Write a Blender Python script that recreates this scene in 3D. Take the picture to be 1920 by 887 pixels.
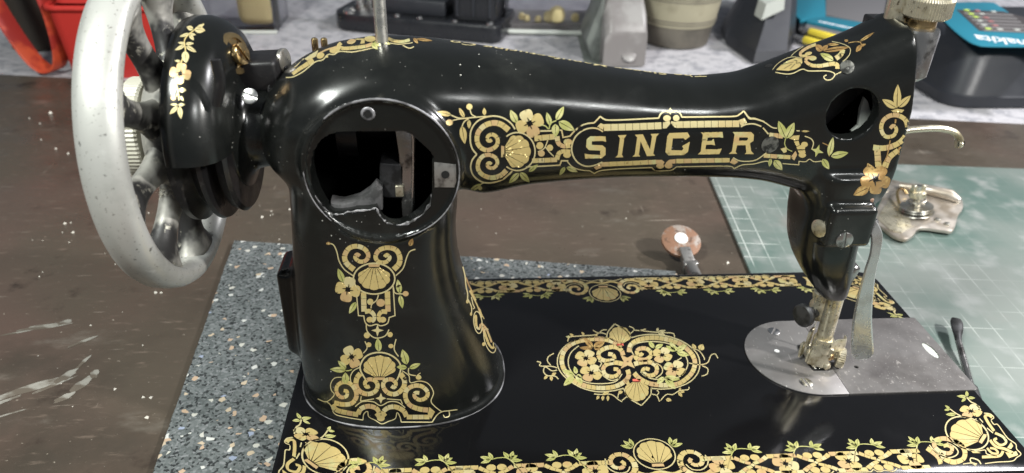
import bpy, bmesh, math, random
import numpy as np
from mathutils import Vector, Matrix
from mathutils.bvhtree import BVHTree
from mathutils.geometry import delaunay_2d_cdt

for o in list(bpy.data.objects):
    bpy.data.objects.remove(o)
random.seed(7)
rng = np.random.default_rng(7)
SC = bpy.context.scene
COL = SC.collection
U = 0.001                                     # everything below is measured in millimetres

# ------------------------------------------------------------------ camera
FPX, PW, PH = 1415.98, 1920.0, 887.0          # focal length in photo pixels, photo size
CAM = np.array([89.711, -237.135, 274.075])
CR = np.array([[0.9974732, -0.0682093, 0.0198651], [-0.0172457, -0.5037335, -0.8636870], [0.0689181, 0.8611620, -0.5036370]])
cd = bpy.data.cameras.new('camera')
cd.sensor_width = 36.0
cd.lens = FPX / PW * 36.0
cd.clip_start, cd.clip_end = 0.01, 20.0
cd.dof.use_dof = True
cd.dof.focus_distance = 0.375
cd.dof.aperture_fstop = 11.0
cam = bpy.data.objects.new('camera', cd)
COL.objects.link(cam)
m3 = Matrix((CR[0], -CR[1], -CR[2])).transposed()
cam.matrix_world = Matrix.Translation(Vector(CAM * U)) @ m3.to_4x4()
SC.camera = cam

# ------------------------------------------------------------------ world, lamps, exposure
w = bpy.data.worlds.new('World')
SC.world = w
w.use_nodes = True
bg = w.node_tree.nodes['Background']
bg.inputs[0].default_value = (0.80, 0.88, 1.0, 1)
bg.inputs[1].default_value = 0.14

def lamp(name, loc, target, size, power, color, shape='DISK', size_y=None):
    ld = bpy.data.lights.new(name, 'AREA')
    ld.shape, ld.size, ld.energy, ld.color = shape, size * U, power, color
    if size_y:
        ld.size_y = size_y * U
    o = bpy.data.objects.new(name, ld)
    COL.objects.link(o)
    o.location = Vector(loc) * U
    o.rotation_euler = (Vector(target) - Vector(loc)).to_track_quat('-Z', 'Y').to_euler()
    return o

lamp('bench_lamp', (836, -260, 650), (240, 150, 0), 45, 11.0, (1.0, 0.98, 0.94))
lamp('ceiling_lamp', (-380, -320, 900), (120, 120, 60), 190, 15.0, (0.96, 1.0, 0.95), 'RECTANGLE', 150)
lamp('front_lamp', (760, -850, 950), (220, 80, 60), 140, 5.5, (0.98, 1.0, 0.98), 'RECTANGLE', 100)
lamp('rear_lamp', (1500, 520, 1150), (420, 760, 0), 260, 24.0, (0.98, 0.97, 1.0), 'RECTANGLE', 140)
SC.view_settings.view_transform = 'Standard'
SC.view_settings.look = 'None'
SC.view_settings.exposure = 0.0
SC.view_settings.gamma = 1.0
SC.view_settings.use_curve_mapping = False

# ------------------------------------------------------------------ helpers: measuring
def px_ray(u, v):
    return CR.T @ np.array([(u - PW / 2) / FPX, (v - PH / 2) / FPX, 1.0])

def on_plane(u, v, axis, val):                # where a sight line meets a plane of the place
    d = px_ray(u, v)
    return CAM + d * ((val - CAM[axis]) / d[axis])

# ------------------------------------------------------------------ helpers: materials
MATS = {}
def mat(name, base, rough=0.5, metal=0.0, spec=0.5, noise=None, specks=None, bump=None, rnoise=None, coat=0.0, trans=0.0, ior=1.45, emit=None):
    """noise = list of (scale, colour, lo, hi, detail, stretch); specks = (scale, colour, threshold)"""
    m = bpy.data.materials.new(name)
    m.use_nodes = True
    nt = m.node_tree
    N, L = nt.nodes, nt.links
    b = N['Principled BSDF']
    b.inputs['Base Color'].default_value = (*base, 1)
    b.inputs['Roughness'].default_value = rough
    b.inputs['Metallic'].default_value = metal
    b.inputs['Specular IOR Level'].default_value = spec
    b.inputs['IOR'].default_value = ior
    b.inputs['Coat Weight'].default_value = coat
    b.inputs['Coat Roughness'].default_value = 0.06
    b.inputs['Transmission Weight'].default_value = trans
    if emit:
        b.inputs['Emission Color'].default_value = (*emit[:3], 1)
        b.inputs['Emission Strength'].default_value = emit[3]
    tc = N.new('ShaderNodeTexCoord')
    col = None
    def tex(scale, detail=4, stretch=None, rough=0.6):
        t = N.new('ShaderNodeTexNoise')
        t.inputs['Scale'].default_value = scale
        t.inputs['Detail'].default_value = detail
        t.inputs['Roughness'].default_value = rough
        if stretch:
            mp = N.new('ShaderNodeMapping')
            mp.inputs['Scale'].default_value = stretch[:3]
            if len(stretch) > 3:
                mp.inputs['Rotation'].default_value = (0, 0, stretch[3])
            L.new(tc.outputs['Object'], mp.inputs[0]); L.new(mp.outputs[0], t.inputs['Vector'])
        else:
            L.new(tc.outputs['Object'], t.inputs['Vector'])
        return t
    def ramp(src, lo, hi):
        r = N.new('ShaderNodeMapRange')
        r.inputs['From Min'].default_value, r.inputs['From Max'].default_value = lo, hi
        r.interpolation_type = 'SMOOTHSTEP'
        L.new(src, r.inputs['Value'])
        return r.outputs[0]
    def mix(fac, colour):
        nonlocal col
        x = N.new('ShaderNodeMix'); x.data_type = 'RGBA'
        if col is None:
            x.inputs['A'].default_value = (*base, 1)
        else:
            L.new(col, x.inputs['A'])
        x.inputs['B'].default_value = (*colour, 1)
        L.new(fac, x.inputs['Factor'])
        col = x.outputs['Result']
    for n in noise or []:
        t = tex(n[0], n[4] if len(n) > 4 else 4, n[5] if len(n) > 5 else None)
        mix(ramp(t.outputs['Fac'], n[2], n[3]), n[1])
    for s in specks or []:
        v = N.new('ShaderNodeTexVoronoi')
        v.inputs['Scale'].default_value = s[0]
        L.new(tc.outputs['Object'], v.inputs['Vector'])
        f = ramp(v.outputs['Distance'], s[2], s[2] * 0.6)
        # only some of the cells carry a speck
        sep = N.new('ShaderNodeSeparateColor'); L.new(v.outputs['Color'], sep.inputs[0])
        g = N.new('ShaderNodeMath'); g.operation = 'GREATER_THAN'; g.inputs[1].default_value = s[3]
        L.new(sep.outputs[0], g.inputs[0])
        mu = N.new('ShaderNodeMath'); mu.operation = 'MULTIPLY'
        L.new(f, mu.inputs[0]); L.new(g.outputs[0], mu.inputs[1])
        fac = mu.outputs[0]
        if len(s) > 4:
            t = tex(s[4], 2)
            mu2 = N.new('ShaderNodeMath'); mu2.operation = 'MULTIPLY'
            L.new(fac, mu2.inputs[0]); L.new(ramp(t.outputs['Fac'], s[5], s[6]), mu2.inputs[1])
            fac = mu2.outputs[0]
        mix(fac, s[1])
    if col is not None:
        L.new(col, b.inputs['Base Color'])
    if rnoise:
        t = tex(rnoise[0], 4)
        r = N.new('ShaderNodeMapRange')
        r.inputs['From Min'].default_value, r.inputs['From Max'].default_value = 0.3, 0.7
        r.inputs['To Min'].default_value, r.inputs['To Max'].default_value = rnoise[1], rnoise[2]
        L.new(t.outputs['Fac'], r.inputs['Value']); L.new(r.outputs[0], b.inputs['Roughness'])
    if bump:
        t = tex(bump[0], bump[2] if len(bump) > 2 else 4, bump[3] if len(bump) > 3 else None)
        bp = N.new('ShaderNodeBump')
        bp.inputs['Strength'].default_value = bump[1]
        bp.inputs['Distance'].default_value = 0.0005
        L.new(t.outputs['Fac'], bp.inputs['Height']); L.new(bp.outputs[0], b.inputs['Normal'])
    MATS[name] = m
    return m

DUST = [(520, (0.30, 0.29, 0.27), 0.15, 0.80, 22, 0.48, 0.64), (260, (0.45, 0.44, 0.40), 0.10, 0.78, 18, 0.5, 0.62)]
mat('lacquer', (0.006, 0.0066, 0.0062), 0.22, spec=0.5, rnoise=(45, 0.16, 0.30), specks=DUST, noise=[(22, (0.020, 0.021, 0.019), 0.46, 0.8, 6)], bump=(45, 0.10, 5))
mat('bed_lacquer', (0.0045, 0.0045, 0.005), 0.11, spec=0.45, rnoise=(40, 0.07, 0.17), specks=[(360, (0.4, 0.4, 0.38), 0.07, 0.95, 30, 0.5, 0.65)], bump=(60, 0.02))
mat('bare_black', (0.009, 0.0085, 0.009), 0.34, rnoise=(90, 0.25, 0.5), noise=[(160, (0.035, 0.032, 0.03), 0.58, 0.72)], bump=(500, 0.1))
mat('hole_shade', (0.006, 0.006, 0.006), 0.6)  # flat black that paints the shade inside slots and holes
mat('gold', (0.57, 0.445, 0.185), 0.40, 0.40, noise=[(55, (0.56, 0.37, 0.17), 0.55, 0.69), (70, (0.55, 0.52, 0.25), 0.54, 0.68), (500, (0.34, 0.24, 0.09), 0.6, 0.74), (130, (0.035, 0.025, 0.012), 0.655, 0.69, 7)])
mat('pale_gold', (0.58, 0.50, 0.265), 0.42, 0.36, noise=[(80, (0.56, 0.44, 0.21), 0.5, 0.7), (130, (0.035, 0.025, 0.012), 0.655, 0.69, 7)])
mat('green_gold', (0.36, 0.36, 0.12), 0.36, 0.2, noise=[(160, (0.52, 0.49, 0.22), 0.45, 0.65), (130, (0.035, 0.025, 0.012), 0.655, 0.69, 7)])
mat('copper_gold', (0.54, 0.37, 0.18), 0.42, 0.4, noise=[(90, (0.58, 0.45, 0.21), 0.48, 0.68), (130, (0.035, 0.025, 0.012), 0.655, 0.69, 7)])
mat('worn_gold', (0.30, 0.18, 0.065), 0.4, 0.25, noise=[(200, (0.5, 0.34, 0.13), 0.5, 0.62), (400, (0.12, 0.07, 0.03), 0.56, 0.7)])
mat('coral_red', (0.55, 0.12, 0.08), 0.4)
mat('ink_black', (0.006, 0.005, 0.004), 0.3)
mat('worn_edge', (0.30, 0.295, 0.31), 0.45, 0.4, noise=[(60, (0.06, 0.058, 0.06), 0.42, 0.62, 7)], bump=(500, 0.25))
mat('web_iron', (0.085, 0.083, 0.085), 0.6, 0.2, noise=[(160, (0.04, 0.04, 0.04), 0.45, 0.6, 5)], bump=(300, .3))
mat('raw_iron', (0.30, 0.29, 0.30), 0.6, 0.3, noise=[(130, (0.05, 0.05, 0.05), 0.46, 0.6, 6)], bump=(400, .4))
mat('dark_iron', (0.05, 0.05, 0.052), 0.45, 0.4, noise=[(120, (0.02, 0.02, 0.02), 0.45, 0.6)], bump=(300, .2))
mat('plug_iron', (0.15, 0.15, 0.135), 0.35, 0.6, noise=[(220, (0.03, 0.03, 0.028), 0.45, 0.58, 6), (300, (0.4, 0.4, 0.37), 0.6, 0.68, 4)], bump=(300, .6))
mat('nickel', (0.62, 0.60, 0.54), 0.28, 0.95, rnoise=(120, 0.2, 0.42), noise=[(60, (0.40, 0.36, 0.28), 0.5, 0.72)])
mat('plate_steel', (0.245, 0.235, 0.23), 0.42, 0.55, rnoise=(70, 0.32, 0.5), noise=[(28, (0.22, 0.205, 0.20), 0.45, 0.7), (900, (0.6, 0.58, 0.55), 0.66, 0.74, 2, (1, 0.25, 1))], bump=(400, 0.05, 4, (0.2, 1, 1)))
mat('slide_steel', (0.20, 0.19, 0.185), 0.44, 0.55, rnoise=(70, 0.34, 0.56), noise=[(22, (0.14, 0.13, 0.125), 0.42, 0.65), (260, (0.34, 0.32, 0.30), 0.62, 0.72, 3, (1, .5, 1, .7)), (900, (0.5, 0.48, 0.45), 0.67, 0.73, 2)], bump=(400, 0.08))
mat('bright_steel', (0.70, 0.69, 0.67), 0.22, 1.0, rnoise=(150, 0.15, 0.35))
mat('lever_nickel', (0.50, 0.50, 0.49), 0.26, 0.78, rnoise=(120, 0.2, 0.34), noise=[(70, (0.36, 0.35, 0.33), 0.48, 0.72, 6)], bump=(300, 0.08))
mat('dull_steel', (0.40, 0.39, 0.37), 0.4, 0.85, noise=[(160, (0.16, 0.15, 0.14), 0.48, 0.68)], bump=(350, 0.15))
mat('oily_steel', (0.36, 0.35, 0.34), 0.18, 0.9, noise=[(110, (0.08, 0.075, 0.07), 0.5, 0.68)], rnoise=(150, 0.08, 0.35), bump=(300, 0.2))
mat('yellowed_nickel', (0.62, 0.57, 0.44), 0.3, 0.8, rnoise=(140, 0.2, 0.45), noise=[(110, (0.32, 0.27, 0.17), 0.5, 0.7), (420, (0.10, 0.08, 0.05), 0.60, 0.7)], bump=(450, 0.1))
mat('brass', (0.55, 0.40, 0.20), 0.24, 0.95, noise=[(180, (0.16, 0.09, 0.05), 0.52, 0.66)])
mat('wheel_paint', (0.50, 0.50, 0.47), 0.38, 0.4, rnoise=(60, 0.30, 0.48), noise=[(30, (0.36, 0.36, 0.335), 0.46, 0.72, 6), (260, (0.13, 0.13, 0.12), 0.64, 0.70, 6), (700, (0.2, 0.19, 0.17), 0.62, 0.7), (90, (0.58, 0.58, 0.55), 0.6, 0.75, 5)], bump=(220, 0.08))
mat('wheel_spoke', (0.33, 0.32, 0.29), 0.5, 0.35, noise=[(34, (0.035, 0.034, 0.034), 0.44, 0.58), (150, (0.46, 0.44, 0.37), 0.58, 0.7)], bump=(260, 0.3))
mat('lint', (0.42, 0.40, 0.33), 0.95)
mat('pink_steel', (0.50, 0.455, 0.40), 0.36, 0.75, rnoise=(90, 0.28, 0.48), noise=[(60, (0.34, 0.29, 0.23), 0.46, 0.66, 6)], bump=(250, 0.15))
mat('rust', (0.22, 0.12, 0.075), 0.6, 0.3, noise=[(120, (0.30, 0.26, 0.23), 0.5, 0.65), (220, (0.10, 0.055, 0.035), 0.55, 0.7)], bump=(300, 0.3))
mat('ivory', (0.50, 0.48, 0.40), 0.4, noise=[(60, (0.34, 0.32, 0.26), 0.5, 0.7)])
mat('white_plastic', (0.75, 0.75, 0.73), 0.4)
mat('black_rubber', (0.02, 0.02, 0.021), 0.5, noise=[(200, (0.04, 0.04, 0.04), 0.5, 0.7)])
mat('board_brown', (0.078, 0.063, 0.047), 0.36, spec=0.45, rnoise=(25, 0.24, 0.55),
    noise=[(2.6, (0.103, 0.068, 0.054), 0.44, 0.62, 3), (6, (0.052, 0.042, 0.032), 0.46, 0.68, 6), (14, (0.17, 0.15, 0.125), 0.58, 0.80, 8, (1, 2.2, 1, 0.5)), (55, (0.15, 0.115, 0.09), 0.56, 0.78, 8, (1, 4, 1, 0.6)), (30, (0.032, 0.023, 0.018), 0.58, 0.76, 6), (150, (0.27, 0.23, 0.19), 0.66, 0.74, 5, (0.10, 1, 1, -0.5)), (170, (0.25, 0.21, 0.17), 0.68, 0.75, 5, (1, 0.1, 1, 0.3)), (320, (0.30, 0.26, 0.21), 0.66, 0.76, 4)],
    specks=[(240, (0.55, 0.52, 0.47), 0.12, 0.92, 14, 0.5, 0.62)], bump=(180, 0.15, 6, (1, 3, 1, 0.6)))
mat('worktop_grey', (0.47, 0.46, 0.48), 0.7, noise=[(60, (0.30, 0.30, 0.325), 0.46, 0.62, 7), (190, (0.60, 0.59, 0.61), 0.55, 0.7, 5), (260, (0.22, 0.22, 0.24), 0.64, 0.74, 4)])
mat('dried_paint', (0.25, 0.24, 0.21), 0.6, noise=[(45, (0.10, 0.083, 0.064), 0.40, 0.58, 8, (1, 2.5, 1, .5))])
mat('crumb', (0.72, 0.68, 0.6), 0.7)
mat('red_plastic', (0.50, 0.035, 0.028), 0.4)
mat('orange_red', (0.52, 0.075, 0.03), 0.42, noise=[(22, (0.30, 0.025, 0.02), 0.45, 0.6)])
mat('dark_brown', (0.035, 0.028, 0.022), 0.45)
mat('black_plastic', (0.016, 0.017, 0.020), 0.28, rnoise=(60, 0.2, 0.42))
mat('charcoal_plastic', (0.024, 0.026, 0.032), 0.42, bump=(900, 0.1), rnoise=(40, 0.35, 0.5))
mat('teal', (0.02, 0.19, 0.27), 0.45)
mat('grey_window', (0.17, 0.165, 0.17), 0.3)
mat('dark_panel', (0.075, 0.065, 0.065), 0.35)
mat('grey_bar', (0.20, 0.19, 0.19), 0.4)
mat('print_white', (0.8, 0.82, 0.85), 0.5)
mat('lamp_green', (0.55, 0.75, 0.12), 0.4)
mat('lamp_red', (0.42, 0.17, 0.17), 0.4)
mat('yellow_plastic', (0.75, 0.60, 0.06), 0.4)
mat('sponge', (0.66, 0.55, 0.28), 0.8)
mat('cup_beige', (0.36, 0.33, 0.235), 0.6, noise=[(16, (0.27, 0.245, 0.17), 0.45, 0.65, 5)])
mat('cup_grey', (0.15, 0.135, 0.11), 0.6, noise=[(16, (0.10, 0.09, 0.075), 0.45, 0.65, 5)])
mat('green_grey', (0.17, 0.185, 0.17), 0.5, noise=[(40, (0.12, 0.13, 0.12), 0.45, 0.6, 6)])
mat('grey_glass', (0.20, 0.185, 0.18), 0.35, noise=[(15, (0.3, 0.29, 0.28), 0.45, 0.65)])
mat('clear_plastic', (0.86, 0.86, 0.88), 0.12, trans=1.0, ior=1.25)
mat('pale_grey', (0.50, 0.52, 0.48), 0.5)

def rubber_material():                         # reclaimed-rubber mat: grey crumb with coloured flecks
    m = bpy.data.materials.new('flecked_rubber'); m.use_nodes = True
    N, L = m.node_tree.nodes, m.node_tree.links
    b = N['Principled BSDF']; b.inputs['Roughness'].default_value = 0.75
    tc = N.new('ShaderNodeTexCoord')
    wob = N.new('ShaderNodeTexNoise'); wob.inputs['Scale'].default_value = 500; wob.inputs['Detail'].default_value = 3
    L.new(tc.outputs['Object'], wob.inputs['Vector'])
    dis = N.new('ShaderNodeVectorMath'); dis.operation = 'MULTIPLY_ADD'
    dis.inputs[1].default_value = (0.0018, 0.0018, 0)
    L.new(wob.outputs['Color'], dis.inputs[0]); L.new(tc.outputs['Object'], dis.inputs[2])
    cur = None
    def layer(scale, stops):
        nonlocal cur
        v = N.new('ShaderNodeTexVoronoi'); v.inputs['Scale'].default_value = scale
        L.new(dis.outputs[0], v.inputs['Vector'])
        s = N.new('ShaderNodeSeparateColor'); L.new(v.outputs['Color'], s.inputs[0])
        r = N.new('ShaderNodeValToRGB'); r.color_ramp.interpolation = 'CONSTANT'
        e = r.color_ramp.elements
        e[0].position = 0; e[0].color = (*stops[0][1], 1)
        e[1].position = stops[1][0]; e[1].color = (*stops[1][1], 1)
        for p, c in stops[2:]:
            q = e.new(p); q.color = (*c, 1)
        L.new(s.outputs[0], r.inputs[0])
        return s, r
    s0, r0 = layer(760, [(0, (0.018, 0.021, 0.022)), (0.16, (0.085, 0.096, 0.096)), (0.42, (0.115, 0.128, 0.128)), (0.66, (0.14, 0.153, 0.153)), (0.88, (0.19, 0.20, 0.205))])
    s1, r1 = layer(360, [(0, (0.46, 0.33, 0.23)), (0.28, (0.50, 0.49, 0.44)), (0.58, (0.28, 0.32, 0.42)), (0.66, (0.48, 0.39, 0.28)), (0.82, (0.55, 0.55, 0.52))])
    mk = N.new('ShaderNodeMath'); mk.operation = 'GREATER_THAN'; mk.inputs[1].default_value = 0.957
    L.new(s1.outputs[1], mk.inputs[0])
    x = N.new('ShaderNodeMix'); x.data_type = 'RGBA'
    L.new(r0.outputs[0], x.inputs['A']); L.new(r1.outputs[0], x.inputs['B']); L.new(mk.outputs[0], x.inputs['Factor'])
    L.new(x.outputs['Result'], b.inputs['Base Color'])
    bp = N.new('ShaderNodeBump'); bp.inputs['Strength'].default_value = 0.35; bp.inputs['Distance'].default_value = 0.0005
    L.new(s0.outputs[2], bp.inputs['Height']); L.new(bp.outputs[0], b.inputs['Normal'])
    MATS['flecked_rubber'] = m

def cutting_mat_material():                    # worn green cutting mat with a printed grid
    m = bpy.data.materials.new('cutting_mat_print'); m.use_nodes = True
    N, L = m.node_tree.nodes, m.node_tree.links
    b = N['Principled BSDF']; b.inputs['Roughness'].default_value = 0.5
    tc = N.new('ShaderNodeTexCoord')
    def noise(scale, detail=5, stretch=None):
        t = N.new('ShaderNodeTexNoise'); t.inputs['Scale'].default_value = scale; t.inputs['Detail'].default_value = detail
        if stretch:
            mp = N.new('ShaderNodeMapping'); mp.inputs['Scale'].default_value = stretch
            L.new(tc.outputs['Object'], mp.inputs[0]); L.new(mp.outputs[0], t.inputs['Vector'])
        else:
            L.new(tc.outputs['Object'], t.inputs['Vector'])
        return t.outputs['Fac']
    def rg(src, lo, hi, a=0.0, c=1.0):
        r = N.new('ShaderNodeMapRange'); r.interpolation_type = 'SMOOTHSTEP'
        r.inputs['From Min'].default_value, r.inputs['From Max'].default_value = lo, hi
        r.inputs['To Min'].default_value, r.inputs['To Max'].default_value = a, c
        L.new(src, r.inputs['Value']); return r.outputs[0]
    def math_(op, a, c):
        n = N.new('ShaderNodeMath'); n.operation = op
        for i, q in enumerate((a, c)):
            if isinstance(q, (int, float)): n.inputs[i].default_value = q
            else: L.new(q, n.inputs[i])
        return n.outputs[0]
    def mix(f, a, c):
        x = N.new('ShaderNodeMix'); x.data_type = 'RGBA'
        for k, q in (('A', a), ('B', c)):
            if isinstance(q, tuple): x.inputs[k].default_value = (*q, 1)
            else: L.new(q, x.inputs[k])
        L.new(f, x.inputs['Factor']); return x.outputs['Result']
    c = mix(rg(noise(6, 6), 0.38, 0.62), (0.085, 0.14, 0.122), (0.20, 0.225, 0.208))
    c = mix(rg(noise(45, 8), 0.48, 0.75), c, (0.26, 0.28, 0.268))
    c = mix(rg(noise(9, 6), 0.6, 0.72), c, (0.25, 0.225, 0.21))
    c = mix(rg(noise(90, 6, (0.35, 1, 1)), 0.66, 0.74), c, (0.13, 0.17, 0.16))
    sx = N.new('ShaderNodeSeparateXYZ'); L.new(tc.outputs['Object'], sx.inputs[0])
    line = None
    for ax, pitch, off in ((0, 0.0143, 0.0066), (1, 0.0203, 0.006)):
        f = math_('FRACT', math_('DIVIDE', math_('ADD', sx.outputs[ax], 10 * pitch * 7 + off), pitch), 0)
        d = math_('MULTIPLY', math_('ABSOLUTE', math_('SUBTRACT', f, 0.5), 0), pitch)
        l = rg(d, 0.00058, 0.00034)
        line = l if line is None else math_('MAXIMUM', line, l)
    wear = rg(noise(26, 6), 0.44, 0.64, 0.04, 0.75)
    sx2 = rg(sx.outputs[0], -0.12, -0.26, 0.12, 1.0)         # print rubbed away on the side that is used most
    c = mix(math_('MULTIPLY', math_('MULTIPLY', line, wear), sx2), c, (0.54, 0.575, 0.54))
    L.new(c, b.inputs['Base Color'])
    MATS['cutting_mat_print'] = m
rubber_material(); cutting_mat_material()

# ------------------------------------------------------------------ helpers: objects
WLOC = {}
def empty(name, loc, label=None, cat=None, group=None):
    o = bpy.data.objects.new(name, None)
    o.empty_display_size = 0.02
    COL.objects.link(o)
    o.location = Vector(loc) * U
    WLOC[o] = Vector(loc)
    tag(o, label, cat, group)
    return o

def tag(o, label=None, cat=None, group=None, kind=None):
    for k, v in (('label', label), ('category', cat), ('group', group), ('kind', kind)):
        if v: o[k] = v
    return o

def obj(name, V, F, material, parent=None, sharp=35, origin=None, smooth=True, label=None):
    V = np.asarray(V, float)
    org = (V.min(0) + V.max(0)) / 2 if origin is None else np.asarray(origin, float)
    me = bpy.data.meshes.new(name)
    me.from_pydata(((V - org) * U).tolist(), [], F if isinstance(F, list) else F.tolist())
    me.validate()
    if smooth:
        me.polygons.foreach_set('use_smooth', [True] * len(me.polygons))
        if sharp:
            me.set_sharp_from_angle(angle=math.radians(sharp))
    me.materials.append(MATS[material])
    o = bpy.data.objects.new(name, me)
    COL.objects.link(o)
    WLOC[o] = Vector(org)
    if parent is not None:
        o.parent = parent
        o.location = (Vector(org) - WLOC[parent]) * U
    else:
        o.location = Vector(org) * U
    if label: o['label'] = label
    return o

class MB:
    """collects shapes into one mesh"""
    def __init__(s): s.V, s.F = [], []
    def add(s, V, F):
        n = len(s.V)
        s.V.extend([tuple(v) for v in V]); s.F.extend([tuple(i + n for i in f) for f in F])
        return s
    def rings(s, R, cap=True, closed=False):          # R: list of rings with equal point counts
        n = len(R[0]); V = [p for r in R for p in r]; F = []
        m = len(R)
        for i in range(m if closed else m - 1):
            a, b = i * n, ((i + 1) % m) * n
            for j in range(n):
                k = (j + 1) % n
                F.append((a + j, a + k, b + k, b + j))
        if cap and not closed:
            F.append(tuple(range(n - 1, -1, -1))); F.append(tuple((m - 1) * n + j for j in range(n)))
        return s.add(V, F)
    def lathe(s, prof, base, axis=(0, 0, 1), seg=40, a0=0.0, a1=None, ref=None, knurl=0):
        """prof: (distance along axis, radius) pairs"""
        ax = Vector(axis).normalized(); base = Vector(base)
        ref = Vector(ref) if ref else (Vector((0, -1, 0)) if abs(ax.y) < .9 else Vector((1, 0, 0)))
        e1 = (ref - ax * ref.dot(ax)).normalized(); e2 = ax.cross(e1)
        full = a1 is None
        R = []
        for h, r in prof:
            ring = []
            for j in range(seg + (0 if full else 1)):
                t = a0 + ((2 * math.pi if full else a1 - a0) * j / seg)
                rr = r * (1 - (knurl if (j % 2) else 0))
                ring.append(base + ax * h + (e1 * math.cos(t) + e2 * math.sin(t)) * rr)
            R.append(ring)
        if full:
            return s.rings(R, cap=True)
        n = seg + 1; V = [p for r in R for p in r]; F = []
        m = len(R)
        for i in range(m):
            i2 = (i + 1) % m
            for j in range(seg):
                F.append((i * n + j, i * n + j + 1, i2 * n + j + 1, i2 * n + j))
        F.append(tuple(i * n for i in range(m))); F.append(tuple(i * n + seg for i in range(m - 1, -1, -1)))
        return s.add(V, F)
    def tube(s, pts, rad, seg=12, flat=1.0, up=(0, 0, 1), cap=True, closed=False):
        pts = [Vector(p) for p in pts]; R = []
        n = len(pts)
        for i, p in enumerate(pts):
            if closed: d = pts[(i + 1) % n] - pts[i - 1]
            else: d = pts[min(i + 1, n - 1)] - pts[max(i - 1, 0)]
            d.normalize(); u = Vector(up)
            if abs(d.dot(u)) > 0.98: u = Vector((0, 1, 0))
            e1 = d.cross(u).normalized(); e2 = e1.cross(d)
            r = rad[i] if hasattr(rad, '__len__') else rad
            ra, rb = (r if hasattr(r, '__len__') else (r, r * flat))
            R.append([p + e1 * (math.cos(2 * math.pi * j / seg) * ra) + e2 * (math.sin(2 * math.pi * j / seg) * rb) for j in range(seg)])
        return s.rings(R, cap=cap, closed=closed)
    def box(s, c, size, bev=0.0, rz=0.0, rx=0.0, ry=0.0, taper=1.0):
        """box with a bevel all round; taper scales the top"""
        bm = bmesh.new(); bmesh.ops.create_cube(bm, size=1.0)
        for v in bm.verts:
            k = taper if v.co.z > 0 else 1.0
            v.co = Vector((v.co.x * size[0] * k, v.co.y * size[1] * k, v.co.z * size[2]))
        if bev > 0:
            bmesh.ops.bevel(bm, geom=bm.edges[:], offset=bev, segments=3, profile=0.5, affect='EDGES')
        M = Matrix.Translation(Vector(c)) @ Matrix.Rotation(rz, 4, 'Z') @ Matrix.Rotation(ry, 4, 'Y') @ Matrix.Rotation(rx, 4, 'X')
        bm.transform(M); bm.verts.index_update()
        s.add([v.co[:] for v in bm.verts], [tuple(v.index for v in f.verts) for f in bm.faces])
        bm.free(); return s
    def prism(s, poly, frame, depth, bev=0.0):
        """poly of (a, b) in frame (origin, ea, eb); extruded by depth along ea x eb"""
        o, ea, eb = (Vector(q) for q in frame); en = ea.cross(eb)
        P = np.asarray(poly, float)
        if area2(P) < 0: P = P[::-1]
        def ring(ins, h):
            Q = inset(P, ins) if ins else P
            return [o + ea * q[0] + eb * q[1] + en * h for q in Q]
        if bev:
            R = [ring(bev, 0), ring(bev * .3, bev * .3), ring(0, bev), ring(0, depth - bev), ring(bev * .3, depth - bev * .3), ring(bev, depth)]
        else:
            R = [ring(0, 0), ring(0, depth)]
        return s.rings(R)
    def build(s, name, material, parent=None, **k): return obj(name, s.V, s.F, material, parent, **k)

def area2(P):
    x, y = P[:, 0], P[:, 1]
    return float(np.sum(x * np.roll(y, -1) - y * np.roll(x, -1)))

def inset(P, d):
    a = P - np.roll(P, 1, 0); b = np.roll(P, -1, 0) - P
    na = np.c_[-a[:, 1], a[:, 0]] / (np.linalg.norm(a, axis=1)[:, None] + 1e-9)
    nb = np.c_[-b[:, 1], b[:, 0]] / (np.linalg.norm(b, axis=1)[:, None] + 1e-9)
    n = na + nb; n /= (np.linalg.norm(n, axis=1)[:, None] + 1e-9)
    return P + n * d / np.maximum(0.5, np.sum(n * na, 1))[:, None]

def cr(pts, n=8, closed=False):
    """Catmull-Rom curve through points"""
    P = np.asarray(pts, float); m = len(P); out = []
    for i in range(m if closed else m - 1):
        if closed: p0, p1, p2, p3 = P[i - 1], P[i], P[(i + 1) % m], P[(i + 2) % m]
        else: p0, p1, p2, p3 = P[max(i - 1, 0)], P[i], P[i + 1], P[min(i + 2, m - 1)]
        for t in np.arange(n) / n:
            out.append(0.5 * (2 * p1 + (p2 - p0) * t + (2 * p0 - 5 * p1 + 4 * p2 - p3) * t * t + (3 * p1 - p0 - 3 * p2 + p3) * t ** 3))
    if not closed: out.append(P[-1])
    return np.array(out)

def resample(P, step):
    P = np.asarray(P, float)
    s = np.r_[0, np.cumsum(np.linalg.norm(np.diff(P, axis=0), axis=1))]
    n = max(2, int(math.ceil(s[-1] / step)) + 1)
    t = np.linspace(0, s[-1], n)
    return np.stack([np.interp(t, s, P[:, k]) for k in range(P.shape[1])], 1)

# ------------------------------------------------------------------ helpers: castings as distance fields
def smin(a, b, k):
    h = np.maximum(k - np.abs(a - b), 0) / k
    return np.minimum(a, b) - h * h * k * 0.25
def smax(a, b, k): return -smin(-a, -b, k)

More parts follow.
